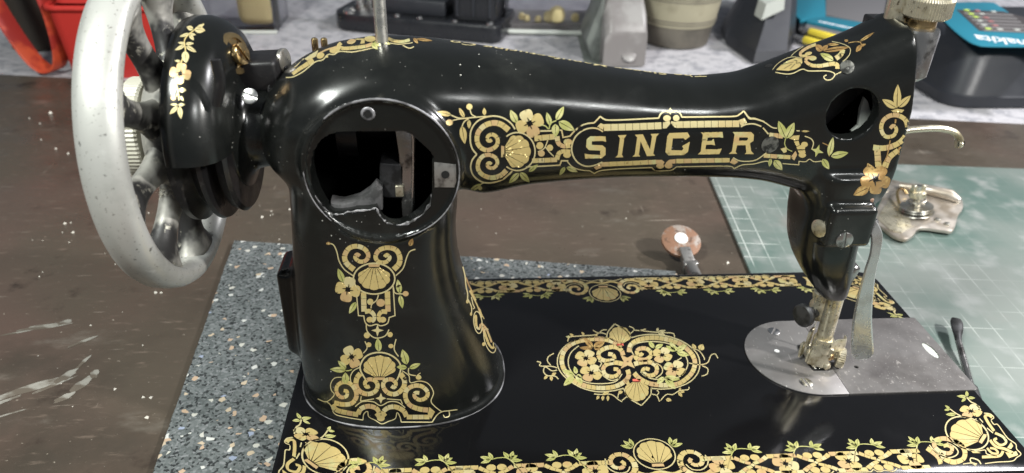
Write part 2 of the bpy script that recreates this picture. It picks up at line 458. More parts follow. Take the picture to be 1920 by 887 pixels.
def nets(f, lo, hi, h):
    """mesh of f = 0 (surface nets), vertices then pulled onto the true surface"""
    ax = [np.arange(lo[i], hi[i] + h, h, dtype=np.float32) for i in range(3)]
    D = np.asarray(f(ax[0][:, None, None], ax[1][None, :, None], ax[2][None, None, :]), np.float32)
    D = np.broadcast_to(D, tuple(len(a) for a in ax))
    S = D < 0
    c = np.zeros(tuple(n - 1 for n in D.shape), np.int8)
    for i in (0, 1):
        for j in (0, 1):
            for k in (0, 1):
                c += S[i:D.shape[0] - 1 + i, j:D.shape[1] - 1 + j, k:D.shape[2] - 1 + k]
    act = (c > 0) & (c < 8)
    I = np.argwhere(act)
    idx = np.full(act.shape, -1, np.int64); idx[act] = np.arange(len(I))
    acc = np.zeros((len(I), 3)); cnt = np.zeros(len(I))
    for a in range(3):
        o1, o2 = [q for q in range(3) if q != a]
        for p in (0, 1):
            for q in (0, 1):
                off = np.zeros(3, int); off[o1] = p; off[o2] = q
                A = I + off; B = A.copy(); B[:, a] += 1
                d0 = D[A[:, 0], A[:, 1], A[:, 2]]; d1 = D[B[:, 0], B[:, 1], B[:, 2]]
                mk = (d0 < 0) != (d1 < 0)
                t = np.where(mk, d0 / np.where(mk, d0 - d1, 1), 0)
                P = off[None, :] + np.zeros((len(I), 3)); P[:, a] += t
                acc[mk] += P[mk]; cnt[mk] += 1
    V = (I + acc / cnt[:, None]) * h + np.array(lo)
    F = []
    for a in range(3):
        b1, b2 = (a + 1) % 3, (a + 2) % 3
        sl0 = [slice(None)] * 3; sl1 = [slice(None)] * 3
        sl0[a] = slice(0, D.shape[a] - 1); sl1[a] = slice(1, D.shape[a])
        s0, s1 = S[tuple(sl0)], S[tuple(sl1)]
        E = np.argwhere(s0 != s1)
        ok = (E[:, b1] > 0) & (E[:, b2] > 0) & (E[:, b1] < D.shape[b1] - 1) & (E[:, b2] < D.shape[b2] - 1)
        E = E[ok]; ins = s0[E[:, 0], E[:, 1], E[:, 2]]
        def cell(d1, d2):
            Q = E.copy(); Q[:, b1] -= d1; Q[:, b2] -= d2
            return idx[Q[:, 0], Q[:, 1], Q[:, 2]]
        q = np.stack([cell(1, 1), cell(0, 1), cell(0, 0), cell(1, 0)], 1)
        q[~ins] = q[~ins][:, ::-1]
        F.append(q)
    F = np.concatenate(F)
    e = 0.05
    for it in range(2):
        g = np.zeros_like(V); d = f(V[:, 0], V[:, 1], V[:, 2])
        for a in range(3):
            W = V.copy(); W[:, a] += e; g[:, a] = (f(W[:, 0], W[:, 1], W[:, 2]) - d) / e
        n2 = np.maximum((g * g).sum(1), 0.05)
        stp = np.clip(-d / n2, -0.5 * h, 0.5 * h)
        V = V + g * stp[:, None] * 0.9
    return V, F

def station(keys, cols, sig=4.0):
    """smoothly interpolated section sizes along a casting"""
    k = np.asarray(keys, float)
    d = np.arange(k[0] - 20, k[-1] + 20, 0.5)
    ker = np.exp(-0.5 * (np.arange(-40, 41) * 0.5 / sig) ** 2); ker /= ker.sum()
    T = []
    for c in cols:
        v = np.interp(d, k, c)
        # continue the end slopes so that smoothing leaves the ends in place
        v = np.where(d < k[0], c[0] + (d - k[0]) * (c[1] - c[0]) / (k[1] - k[0]), v)
        v = np.where(d > k[-1], c[-1] + (d - k[-1]) * (c[-1] - c[-2]) / (k[-1] - k[-2]), v)
        T.append(np.convolve(np.pad(v, 40, mode='edge'), ker, 'valid'))
    return lambda x: [np.interp(x, d, t).astype(np.float32) if isinstance(x, np.ndarray) else np.interp(x, d, t) for t in T]

def poly_dist(poly, X, Z):
    P = np.asarray(poly, float); n = len(P)
    d = None; ins = None
    for i in range(n):
        a, b = P[i], P[(i + 1) % n]; e = b - a
        wx, wz = X - a[0], Z - a[1]
        t = np.clip((wx * e[0] + wz * e[1]) / (e @ e), 0, 1)
        q = (wx - e[0] * t) ** 2 + (wz - e[1] * t) ** 2
        c = ((a[1] <= Z) & (b[1] > Z)) | ((b[1] <= Z) & (a[1] > Z))
        xi = a[0] + (Z - a[1]) * (e[0] / (e[1] if abs(e[1]) > 1e-9 else 1e-9))
        f = c & (X < xi)
        d = q if d is None else np.minimum(d, q)
        ins = f if ins is None else ins ^ f
    d = np.sqrt(d)
    return np.where(ins, -d, d)

# ================================================================== SETTING: board, worktop, mats
TABLE, WORK = -30.0, -34.0
MB().prism([(-1500, -700), (1500, -700), (1500, 392), (-1500, 853)], ((0, 0, TABLE - 3.9), (1, 0, 0), (0, 1, 0)), 3.9, 0.6).build('brown_board', 'board_brown', sharp=30, origin=(0, 0, TABLE))
tag(bpy.data.objects['brown_board'], 'scuffed brown work board under the sewing machine', kind='structure')
MB().prism([(-2200, -800), (2200, -800), (2200, 2600), (-2200, 2600)], ((0, 0, WORK - 30), (1, 0, 0), (0, 1, 0)), 30).build('grey_worktop', 'worktop_grey', origin=(0, 0, WORK))
tag(bpy.data.objects['grey_worktop'], 'mottled pale grey worktop behind the brown board', kind='structure')

def rough_edge(P, step, amp):
    P = np.asarray(P, float); out = []
    for i in range(len(P)):
        Q = resample(np.array([P[i], P[(i + 1) % len(P)]]), step)[:-1]
        out.extend(Q + rng.normal(0, amp, Q.shape))
    return np.array(out)
rm = MB().prism(rough_edge([(-84, 278), (-68, 45), (-60, -80), (255, -80), (248, 222)], 4, 0.18), ((0, 0, TABLE), (1, 0, 0), (0, 1, 0)), 4.0, 0.5).build('rubber_mat', 'flecked_rubber', sharp=50)
tag(rm, 'grey rubber mat with coloured flecks under the sewing machine', 'mat')

ang = math.radians(-6.3)
ea = (math.cos(ang), math.sin(ang), 0); eb = (-math.sin(ang), math.cos(ang), 0)
cut = MB().prism([(0, -560), (620, -560), (620, 46), (0, 46)], ((322, 380, TABLE + 0.05), ea, eb), 2.6, 0.5)
co = cut.build('cutting_mat', 'cutting_mat_print', sharp=50, origin=(622, 60, TABLE + 2.6))
me = co.data
Rz = Matrix.Rotation(-ang, 4, 'Z'); me.transform(Rz); co.rotation_euler = (0, 0, ang)
tag(co, 'worn green cutting mat with a white grid right of the machine', 'cutting mat')

# dried paint smears and crumbs on the board
def blob_patch(cx, cy, L, W, rot, seed, z=TABLE + 0.15):
    r = np.random.default_rng(seed); n = 46
    ph = r.uniform(0, 6.28, 6); am = r.uniform(0.02, 0.08, 6)
    pts = []
    for i in range(n):
        t = 2 * math.pi * i / n
        k = 1 + sum(am[j] * math.sin((j + 2) * t + ph[j]) for j in range(6))
        x, y = L * k * math.cos(t), W * k * math.sin(t)
        pts.append((cx + x * math.cos(rot) - y * math.sin(rot), cy + x * math.sin(rot) + y * math.cos(rot)))
    return pts
bb = bpy.data.objects['brown_board']
def thin_patch(pts, z):
    P = np.asarray(pts); V = [(*q, z) for q in P]; c = P.mean(0)
    r = delaunay_2d_cdt([Vector(q) for q in P], [(i, (i + 1) % len(P)) for i in range(len(P))], [], 1, 1e-5)
    return [(v[0], v[1], z) for v in r[0]], [tuple(f) for f in r[2]]
for i, a in enumerate([(-181, 177, 15, 2.6, 0.22), (-170, 181.5, 4.5, 2.2, 0.5), (-196, 171, 9, 1.0, 0.3), (-162, 117, 24, 3.2, 0.52), (-150, 119, 11, 1.6, 0.7), (-146, 127, 7, 3.2, 1.0), (-134, 119, 8, 3.2, 1.2), (-139, 108, 6, 2.4, 0.8), (-130, 128, 2.5, 4, 0.3), (-190, 94, 14, 2.6, 0.5), (-176, 103, 14, 1.6, 0.6), (-171, 92, 18, 0.8, 0.45), (-141, 140, 6, 1.3, 1.3), (-150, 160, 9, 1.4, 0.7)]):
    V, F = thin_patch(blob_patch(*a, 20 + i), TABLE + 0.05 + 0.01 * i)
    obj('paint_smear', V, F, 'dried_paint', bb, sharp=0)
cm = MB()
def crumb(x, y, z, s):
    a = rng.uniform(0, 6.28, 3)
    V = [(x + s * math.cos(a[0] + t) * q, y + s * math.sin(a[0] + t) * q, z) for t, q in ((0, 1), (2.0, .8), (4.2, 1.1))] + [(x, y, z + s * 0.9)]
    cm.add(V, [(0, 1, 3), (1, 2, 3), (2, 0, 3), (0, 2, 1)])
for i in range(150):
    x, y = rng.uniform(-260, 300), rng.uniform(-40, 560)
    if -88 < x < 256 and y < 285: continue
    crumb(x, y, TABLE, rng.choice([0.5, 0.7, 0.9, 1.6], p=[.45, .3, .17, .08]))
for (u, v, s) in ((95, 212, 2.6), (55, 222, 1.2), (75, 232, 1.3), (105, 279, 1.6), (128, 288, 1.3), (77, 262, 1.1), (292, 549, 1.6), (302, 549, 1.3), (268, 745, 1.3), (283, 746, 1.3), (276, 783, 1.5), (1364, 493, 1.7), (215, 730, 1.2)):
    p = on_plane(u, v, 2, TABLE); crumb(p[0], p[1], TABLE, s)
tag(cm.build('crumbs', 'crumb', smooth=False), 'pale crumbs and filings scattered on the brown board', kind='stuff')

# ================================================================== THE SEWING MACHINE
YC = 87.0
machine = empty('sewing_machine', (184, 89, TABLE + 4), 'black cast iron sewing machine with gold decals and spoked handwheel', 'sewing machine')

# ---- bed
def rrect(x0, y0, x1, y1, r, n=8):
    out = []
    for cx, cy, a, rr in ((x1 - r[0], y0 + r[0], -90, r[0]), (x1 - r[1], y1 - r[1], 0, r[1]), (x0 + r[2], y1 - r[2], 90, r[2]), (x0 + r[3], y0 + r[3], 180, r[3])):
        for i in range(n + 1):
            t = math.radians(a + 90 * i / n); out.append((cx + rr * math.cos(t), cy + rr * math.sin(t)))
    return out
XY = ((1, 0, 0), (0, 1, 0))
bed = MB().prism(rrect(0, 0, 368, 178, (13, 13, 4, 4)), ((0, 0, -10), *XY), 10, 1.3).build('bed', 'bed_lacquer', machine, sharp=40)
MB().prism(rrect(12, 10, 352, 168, (10, 10, 6, 6)), ((0, 0, TABLE + 4), *XY), 16, 0.8).build('underframe', 'bare_black', machine)

# needle plate and slide plate
pl = [(297 - .12, 57), (297 - .12, 122.6)] + [(285 + 32.8 * math.cos(t), 89.8 + 32.8 * math.sin(t)) for t in np.linspace(math.pi / 2, 1.5 * math.pi, 40)]
plate = MB().prism(pl, ((0, 0, 0.02), *XY), 0.75, 0.22).build('needle_plate', 'plate_steel', machine, sharp=40)
def ellipse(cx, cy, rx, ry, n=28, rot=0):
    return [(cx + rx * math.cos(t) * math.cos(rot) - ry * math.sin(t) * math.sin(rot), cy + rx * math.cos(t) * math.sin(rot) + ry * math.sin(t) * math.cos(rot)) for t in np.linspace(0, 2 * math.pi, n, endpoint=False)]
def prism_hole(outer, holes, z0, h):
    """flat plate with real holes"""
    P = [np.asarray(outer)] + [np.asarray(q) for q in holes]
    V2 = np.concatenate(P); E = []; b = 0
    for q in P:
        E += [(b + i, b + (i + 1) % len(q)) for i in range(len(q))]; b += len(q)
    r = delaunay_2d_cdt([Vector(v) for v in V2], E, [], 0, 1e-6)
    W = np.array([v[:] for v in r[0]]); F = []
    for f in r[2]:
        c = W[list(f)].mean(0)
        if poly_dist(P[0], c[0], c[1]) < 0 and all(poly_dist(q, c[0], c[1]) > 0 for q in P[1:]): F.append(tuple(f))
    n = len(W); mb = MB()
    mb.add([(*v, z0 + h) for v in W] + [(*v, z0) for v in W], F + [tuple(i + n for i in f[::-1]) for f in F] + [(a, b, b + n, a + n) for a, b in r[1] if tuple(sorted((a, b))) in EDG(E)])
    return mb
def EDG(E): return {tuple(sorted(e)) for e in E}
prism_hole(rrect(297.12, 57, 369.2, 122.6, (1, 1, .3, .3), 3), [ellipse(361.6, 91, 2.7, 7.2, 24, 0.08), ellipse(310.8, 78.4, 1.3, 1.3, 16)], 0.02, 0.72).build('slide_plate', 'slide_steel', machine, sharp=40)
MB().prism(ellipse(361.6, 91, 3.1, 7.8, 24, 0.08), ((0, 0, 0.03), *XY), 0.12).build('finger_hole_backing', 'pale_grey', machine)  # pale disc added under the oval hole for the bright mat seen through
def slot_screw(name, c, r, n, material, parent, rot=0.4, h=0.8):
    """screw head with a cut slot, seen along n"""
    n = Vector(n).normalized(); e1 = n.orthogonal().normalized(); e2 = n.cross(e1)
    d1 = e1 * math.cos(rot) + e2 * math.sin(rot); d2 = n.cross(d1); c = Vector(c); mb = MB()
    s = r * 0.13
    for sg in (1, -1):
        a0 = math.asin(s / r)
        half = [(r * math.cos(t), sg * r * math.sin(t)) for t in np.linspace(a0, math.pi - a0, 18)]
        P = np.array(half) if sg > 0 else np.array(half)[::-1]
        mb.prism(P, (c, d1, d2), h, min(0.25, r * .1))
    mb.lathe([(0, r * .98), (h * .4, r * .98)], c, n, 24)
    return mb.build(name, material, parent, sharp=30)
slot_screw('plate_screw', (276, 112.5, 0.5), 3.6, (0, 0, 1), 'bright_steel', plate, 0.2, 0.6)
slot_screw('plate_screw', (276.8, 66.8, 0.5), 3.6, (0, 0, 1), 'bright_steel', plate, 0.9, 0.6)
MB().lathe([(0, 1.5), (0.1, 1.5)], (271, 94.3, 0.76), (0, 0, 1), 20).build('oil_hole', 'white_plastic', plate)
MB().prism(rrect(284.5, 76, 294.5, 99, (1, 1, 1, 1), 3), ((0, 0, 0.78), *XY), 0.05).build('feed_slot', 'hole_shade', plate)
for k in range(3):
    mb = MB()
    for j in range(9): mb.box((286.6 + k * 2.9, 78.2 + j * 2.2, 1.0), (1.5, 1.5, 0.9), 0.15, rx=0.3)
    mb.build('feed_dog', 'bright_steel', plate)

# ---- arm and pillar: one casting
arm_at = station([3, 12, 20, 35, 57, 80, 100, 120, 140, 160, 180, 200, 220, 235, 250, 262, 272, 284, 294],
    [[143.5, 145.5, 148.3, 151.5, 153.2, 152.6, 146.2, 147.0, 146.0, 144.8, 143.6, 142.6, 143.1, 145.1, 146.0, 146.6, 147.9, 150.6, 152.0],
     [17, 20.5, 24.6, 28.0, 29.6, 28.8, 32.6, 28.9, 26.3, 24.3, 22.7, 22.0, 23.4, 27.5, 32.8, 36.1, 39.1, 43.0, 45.5],
     [23, 30, 33.5, 36, 36, 34, 31, 28, 26, 24, 23, 22, 21.5, 21, 20.5, 20.5, 20.5, 20.5, 20.5],
     [2.2, 2.2, 2.3, 2.4, 2.5, 2.5, 2.5, 2.5, 2.5, 2.5, 2.6, 2.7, 2.8, 3.0, 3.3, 3.6, 4.0, 4.6, 5.0]], 4.0)
pil_at = station([0, 10, 20, 35, 50, 65, 80, 95, 110, 150],
    [[58.6, 57.2, 55.5, 53.0, 51.0, 49.1, 48.6, 49.2, 50.5, 50],
     [52.4, 51.2, 49.6, 46.8, 43.8, 41.1, 39.5, 38.4, 38.8, 36],
     [41.6, 41.0, 39.5, 38, 37, 36, 35.5, 35.5, 35.5, 33],
     [2.4, 2.5, 2.6, 2.7, 2.8, 2.8, 2.8, 2.8, 2.7, 2.6]], 5.0)
low_at = station([47, 52, 60, 70, 80, 95, 112, 125],
    [[287, 284.5, 280.8, 276.8, 274.0, 272.2, 271.5, 271.5],
     [5.0, 7.6, 10.4, 12.8, 14.0, 14.8, 15.0, 15.0],
     [9, 12, 15, 17.5, 19, 20, 20.5, 20.5]], 2.0)
OPEN = [(29.4, 142.8), (30.9, 147.4), (34.0, 151.9), (38.4, 154.7), (43.6, 155.4), (54.0, 155.7), (66.5, 155.6), (70.6, 154.4), (74.6, 150.4), (77.7, 146.9), (79.5, 144.0), (78.6, 141.6), (78.6, 137.5), (78.1, 126.5), (76.8, 121.6), (74.4, 117.8), (69.8, 114.1), (64.1, 111.9), (58.6, 113.0), (56.5, 114.9), (55.0, 117.5), (54.1, 120.1), (50.2, 119.5), (44.7, 119.0), (39.1, 117.8), (35.8, 117.9), (32.3, 120.4), (29.6, 125.4), (28.2, 132.1), (28.5, 138.1)]
PADX, PADZ, PADY = 57.9, 137.6, 51.6
def sup(u, v, n):
    return (np.abs(u) ** n + np.abs(v) ** n + 1e-9) ** (1 / n)
def rbox(X, Y, Z, c, hs, r):
    q = [np.abs(a - c[i]) - (hs[i] - r) for i, a in enumerate((X, Y, Z))]
    return np.sqrt(np.maximum(q[0], 0) ** 2 + np.maximum(q[1], 0) ** 2 + np.maximum(q[2], 0) ** 2) + np.minimum(np.maximum(q[0], np.maximum(q[1], q[2])), 0) - r
def body_field(X, Y, Z):
    zc, h, wd, n = arm_at(X)
    arm = (sup((Y - YC) / wd, (Z - zc) / h, n) - 1) * np.minimum(wd, h)
    arm = smax(arm, 4.0 - X, 12.0)
    arm = smax(arm, X - np.interp(Z, [100, 128, 157, 193, 200], [291, 292, 291, 284.5, 283]).astype(np.float32), 2.0)
    xc, a, b, m = pil_at(Z)
    pil = (sup((X - xc) / a, (Y - YC) / b, m) - 1) * np.minimum(a, b)
    pil = np.maximum(pil, Z - 150.0)
    d = smin(arm, pil, 9.0)
    # skirt where the pillar stands on the bed
    sk = (sup((X - 58.6) / 53.6, (Y - YC) / 42.8, 2.4) - 1) * 42.8
    d = smin(d, smax(sk, Z - 2.2, 2.0), 2.5)
    # lug on the handwheel side
    d = smin(d, rbox(X, Y, Z, (10, 90, 46), (10.5, 12, 25), 3.5), 7.0)
    # seat of the round cover
    r = np.sqrt((X - PADX) ** 2 + (Z - PADZ) ** 2)
    d = smin(d, np.maximum(np.maximum(r - 32.4, 50.7 - Y), Y - 80), 4.5)
    # lower head with the boss of the lifter
    lx, la, lb = low_at(Z)
    low = (sup((X - lx) / la, (Y - (YC - 3)) / lb, 3.4) - 1) * np.minimum(la, lb)
    low = smax(smax(low, 47.5 - Z, 4.0), Z - 125, 2.0)
    d = smin(d, low, 6.0)
    d = smin(d, rbox(X, Y, Z, (273.5, 66, 101.5), (11.5, 6.5, 10.5), 2.4), 2.5)
    # hollows and openings
    inner = np.maximum(np.maximum(d + 7.0, X - 100), 50 - Z)
    d = np.maximum(d, -inner)
    d = np.maximum(d, -np.maximum(r - 31.0, Y - PADY))
    op = poly_dist(OPEN, X, Z)
    d = np.maximum(d, -np.maximum(op, Y - 66))
    hole = np.sqrt((X - 263.5) ** 2 + (Z - 155.8) ** 2)
    d = smax(d, -np.maximum(hole - 11.6, Y - 90), 1.0)
    d = np.maximum(d, -rbox(X, Y, Z, (270, 88, 146), (13.5, 15, 27), 2.0))
    for sx, sz, sr in ((53.9, 163.2, 1.9), (84.1, 136.4, 1.9)):
        d = np.maximum(d, -np.maximum(np.sqrt((X - sx) ** 2 + (Z - sz) ** 2) - sr, Y - 58))
    return np.maximum(d, -Z)
BV, BF = nets(body_field, (-4, 40, -1), (298, 134, 200), 1.0)
body = obj('arm_and_pillar', BV, BF, 'lacquer', machine, sharp=48)
BODY = BVHTree.FromPolygons(BV.tolist(), BF.tolist())

def sight(u, v, tree=None):
    d = px_ray(u, v); d = d / np.linalg.norm(d)
    h = (tree or BODY).ray_cast(Vector(CAM), Vector(d), 2000)
    if h[0] is None: return (None, None)
    return (h[0], h[1] if h[1].dot(Vector(d)) < 0 else -h[1])

# worn bright rim of the cover seat and of the pillar skirt
def ring_pts(fn, n): return [fn(2 * math.pi * i / n) for i in range(n)]
rr = np.zeros(160)
MB().tube(ring_pts(lambda t: (PADX + 32.1 * math.cos(t), 50.62 + rr[int(t * 25) % 160], PADZ + 32.1 * math.sin(t)), 160), [0.2 + 0.28 * max(0, math.sin(2 * math.pi * (i - 8) / 160)) + 0.12 * math.sin(i * 1.7) ** 2 for i in range(160)], 8, closed=True, up=(0, 1, 0)).build('cover_seat_rim', 'worn_edge', body)
def skirt(t):
    c, s = math.cos(t), math.sin(t); e = 2 / 2.4
    return (58.6 + 54.2 * math.copysign(abs(c) ** e, c), YC + 43.4 * math.copysign(abs(s) ** e, s), 0.5)
MB().tube(ring_pts(skirt, 200), [0.38 + 0.22 * math.sin(i * .21) * math.sin(i * .083) for i in range(200)], 8, closed=True).build('skirt_edge', 'worn_edge', body)
# bare machined strip beside the opening
bp = [(79.4, 130.2), (89.0, 130.0), (88.6, 140.6), (79.6, 141.8)]
MB().prism(bp, ((0, PADY + 0.1, 0), (1, 0, 0), (0, 0, 1)), 0.45, 0.1).build('bare_strip', 'dull_steel', body)
MB().lathe([(0, 1.75), (0.15, 1.75)], (84.1, PADY - 0.5, 136.2), (0, -1, 0), 20).build('screw_hole', 'hole_shade', body)
MB().lathe([(0, 3.0), (0.4, 2.6), (0.5, 2.0), (0.1, 1.7)], (53.9, PADY + .1, 163.2), (0, -1, 0), 24).build('screw_hole', 'worn_edge', body)
MB().lathe([(0, 1.6), (0.1, 1.6)], (53.9, PADY - 0.45, 163.2), (0, -1, 0), 18).build('screw_hole', 'hole_shade', body)
# raw casting edge round the opening
oe = cr(OPEN + [OPEN[0]], 4)[:-1]
seq = [p for p in np.roll(oe, -int(np.argmax(oe[:, 0])), 0) if p[1] < 127]
wob = rng.normal(0, 0.16, (len(seq), 2))
MB().tube([(p[0] + w[0], PADY + 0.25, p[1] + w[1]) for p, w in zip(seq, wob)], [0.10 + abs(rng.normal(0, .36)) * (0.4 + 0.6 * math.sin(j * .37) ** 2) for j, p in enumerate(seq)], 6, cap=True, up=(0, 1, 0)).build('raw_edge', 'raw_iron', body)
# works seen inside the opening
MB().prism([(64, 108), (69.5, 108), (70.5, 130), (72, 152), (70, 164), (62, 164), (64, 140)], ((0, 72, 0), (1, 0, 0), (0, 0, 1)), 8, 0.8).build('rocking_lever', 'oily_steel', body)
MB().tube([(69.4, 63.4, 158), (70.6, 63.4, 147), (69.8, 63.4, 130), (68.4, 63.4, 112)], 0.5, 6, up=(0, 1, 0)).build('lever_edge', 'bright_steel', body)
MB().box((60.5, 70, 127), (11, 12, 17), 1.0, ry=0.06).build('lever_block', 'dark_iron', body)
MB().box((63.5, 63.6, 122.5), (3.6, 1.5, 5.5), 0.4).build('slide_block', 'yellowed_nickel', body)
MB().prism([(33, 116), (56, 116), (56.5, 126), (54, 128.5), (51, 125), (46, 121.5), (39, 119.5), (34, 120.5)], ((0, 66, 0), (1, 0, 0), (0, 0, 1)), 9, 1.6).build('inner_web', 'web_iron', body)
MB().lathe([(-30, 6.5), (70, 6.5)], (20, 92, 143), (1, 0, 0), 28).build('main_shaft', 'bare_black', body)
MB().lathe([(0, 16), (9, 16), (9, 6)], (36, 92, 143), (1, 0, 0), 40).build('crank_disc', 'bare_black', body)
# works seen through the round hole of the head
MB().prism([tuple(on_plane(u, v, 1, 78)[[0, 2]]) for u, v in ((1597, 246), (1634, 240), (1634, 214), (1627, 190), (1621, 183), (1613, 205), (1609, 236))], ((0, 80, 0), (1, 0, 0), (0, 0, 1)), 2.5, 0.3).build('head_bracket', 'pale_grey', body)
MB().box((264, 84, 160), (16, 3, 34), 0.6, ry=0.7).build('head_lever', 'bare_black', body)
# stud, screws and plugs on the casting
def stud(u, v, r, name, material, h=0.7, slot=None, parent=body):
    p, n = sight(u, v)
    if p is None: return
    if slot is None:
        return MB().lathe([(-0.5, r), (h * .5, r), (h * .85, r * .75), (h, r * .3)], p, n, 24).build(name, material, parent)
    return slot_screw(name, p - n * 0.3, r, n, material, parent, slot, h)
stud(1537, 428, 4.4, 'stud', 'yellowed_nickel', 1.6)
stud(1583, 450, 4.2, 'boss_screw', 'oily_steel', 0.9, 0.9)
stud(1444, 271, 4.0, 'screw_plug', 'plug_iron', 0.25)
stud(1588, 126, 3.0, 'screw_plug', 'plug_iron', 0.5)
stud(1441, 123, 1.7, 'oil_hole', 'hole_shade', 0.15)

# ---- spool pin
MB().lathe([(-3, 2.9), (0, 2.9), (0.5, 2.7), (60, 2.5), (62, 1.8)], (58, 86, 182.5), (0, 0, 1), 24).build('spool_pin', 'nickel', machine)

# ---- head fittings
bx_, by_ = 290.0, 83.0
bar = MB().lathe([(6, 4.3), (60, 4.3)], (bx_, by_, 0), (0, 0, 1), 32).build('presser_bar', 'yellowed_nickel', machine)
nbar = MB().lathe([(36, 3.4), (64, 3.4)], (290, 95, 0), (0, 0, 1), 28).build('needle_bar', 'dull_steel', machine)
MB().lathe([(0.5, 0.3), (4, 0.55), (20, 0.55), (22, 0.95), (36, 0.95)], (290, 95, 0), (0, 0, 1), 12).build('needle', 'bright_steel', nbar)
MB().lathe([(24, 4.2), (25, 5.6), (33, 5.6), (34.5, 4.8), (37, 4.6), (38, 5.4), (41, 5.2), (42, 3.4)], (289.5, 94.5, 0), (0, 0, 1), 22, knurl=0.04).build('needle_clamp', 'yellowed_nickel', nbar)
MB().lathe([(0, 3.2), (4, 3.2), (4.3, 1.8), (8, 1.8), (8.2, 6.0), (9, 6.5), (11, 6.5), (11.8, 5.6), (11.9, 3.5)], (286.5, 92.5, 29.5), (-0.86, -0.45, 0.1), 28).build('clamp_screw', 'dark_iron', nbar)
MB().box((292, 97, 27), (8, 6, 10), 1.5, rz=0.5).build('thread_guide', 'yellowed_nickel', nbar)
# presser foot: sleeve, hinge and narrow hemmer foot with its thumb screw
foot = MB().lathe([(9, 5.0), (10, 5.5), (18, 5.5), (19, 5.0)], (bx_, by_, 0), (0, 0, 1), 30).build('presser_foot', 'yellowed_nickel', machine)
MB().prism([(-6.5, 3.2), (3.5, 2.2), (5, 5), (4.2, 9), (5.4, 15.5), (-1.5, 18.5), (-5.5, 15)], ((288.6, 79.2, 0), (0.93, -0.36, 0), (0, 0, 1)), 2.2, 0.3).build('foot_shank', 'yellowed_nickel', foot)
MB().prism([(-3, 0), (2.6, 0), (3.2, 8.5), (1.8, 10.6), (-1.2, 10.6), (-2.6, 8.5)], ((283.6, 87.5, 11), (0.75, 0.66, 0), (0.05, 0.05, 1)), 1.5, 0.3).build('foot_ear', 'yellowed_nickel', foot)
MB().prism([(-2.4, 0), (2.2, 0), (2.6, 7), (1.2, 9), (-1.4, 9), (-2.4, 7)], ((280.8, 87.0, 3.5), (0.75, 0.66, 0), (0.0, 0.05, 1)), 1.3, 0.3).build('foot_ear', 'yellowed_nickel', foot)
MB().box((286.6, 84.6, 5.4), (6.4, 7.5, 6.5), 0.4, rz=-0.36).build('foot_hinge', 'yellowed_nickel', foot)
MB().prism([(-4, -9), (4, -9), (4.6, 4), (3, 11), (1, 12), (-1, 12), (-3, 11), (-4.6, 4)], ((289, 87, 1.6), (1, 0, 0), (0, 1, 0)), 1.4, 0.3).build('foot_sole', 'yellowed_nickel', foot)
MB().tube(cr([(285.0, 79.5, 15), (290, 76.6, 15.6), (295, 78.4, 16), (300.5, 79.5, 15.6), (302.0, 83, 15)], 5), [(0.7, 4.6)] * 21, 14, up=(0, 0, 1)).build('foot_clip', 'yellowed_nickel', foot)
MB().lathe([(-9, 2.2), (0, 2.2), (0.2, 5.4), (0.8, 5.9), (3.6, 5.9), (4.2, 5.4), (4.5, 3.0)], (298.6, 80.5, 7.0), (0.9, -0.42, -0.05), 60, knurl=0.05).build('thumb_screw', 'yellowed_nickel', foot)
MB().lathe([(-2, 2.2), (1, 2.2), (1.6, 1.4)], (293.0, 77.4, 9.6), (0.35, -0.92, 0.15), 20).build('foot_pin', 'brass', foot)
MB().lathe([(-2, 2.2), (1.2, 2.4), (2.2, 1.4)], (292.0, 77.4, 3.6), (0.35, -0.92, 0.15), 20).build('foot_pin', 'yellowed_nickel', foot)
# lifter lever: paddle hanging from the boss
lv = [((284.5, 63.5, 103.0), (2.4, 2.0)), ((287.6, 61.0, 97.0), (2.6, 1.7)), ((288.8, 60.0, 88), (2.3, 1.3)), ((289.2, 60.0, 78), (2.6, 1.2)), ((290.8, 60, 62), (3.6, 1.1)), ((293.0, 60, 48), (4.5, 1.1)), ((296.0, 60, 36), (5.2, 1.0)), ((298.6, 60, 27), (5.4, 1.0)), ((299.7, 60, 23.4), (4.6, .9)), ((300.2, 60, 21.8), (2.0, .6))]
PT = cr([p for p, r in lv], 5); RD = cr([r for p, r in lv], 5)
def blade(P, Rd):                              # flat strip with chamfered edges
    out = []
    for i, (q, r) in enumerate(zip(P, Rd)):
        d = Vector(P[min(i + 1, len(P) - 1)]) - Vector(P[max(i - 1, 0)]); d.normalize()
        e1 = d.cross(Vector((0.25, 1, 0))).normalized(); e2 = e1.cross(d); q = Vector(q)
        out.append([q + e1 * (a * r[0]) + e2 * (b * r[1]) for a, b in ((1, .3), (.82, 1), (-.82, 1), (-1, .3), (-1, -.3), (-.82, -1), (.82, -1), (1, -.3))])
    return out
MB().rings(blade(PT, RD)).build('lifter_lever', 'lever_nickel', machine, sharp=28)
MB().lathe([(0, 3.2), (6, 3.2), (6.6, 2.4)], (282, 66, 101), (0.9, -0.4, 0), 24).build('lifter_pivot', 'oily_steel', machine)
# raw end of the casting where the face plate is missing
MB().box((285.5, 74, 123), (7, 12, 20), 2.4, ry=0.25).build('raw_head_end', 'pink_steel', machine)
MB().box((278.5, 66.3, 113.6), (11, 3.5, 2.6), 0.8, ry=0.05).build('rust_patch', 'rust', machine)
MB().box((288.5, 78, 60), (5, 9, 22), 1.6, ry=0.28).build('oily_guide', 'oily_steel', machine)
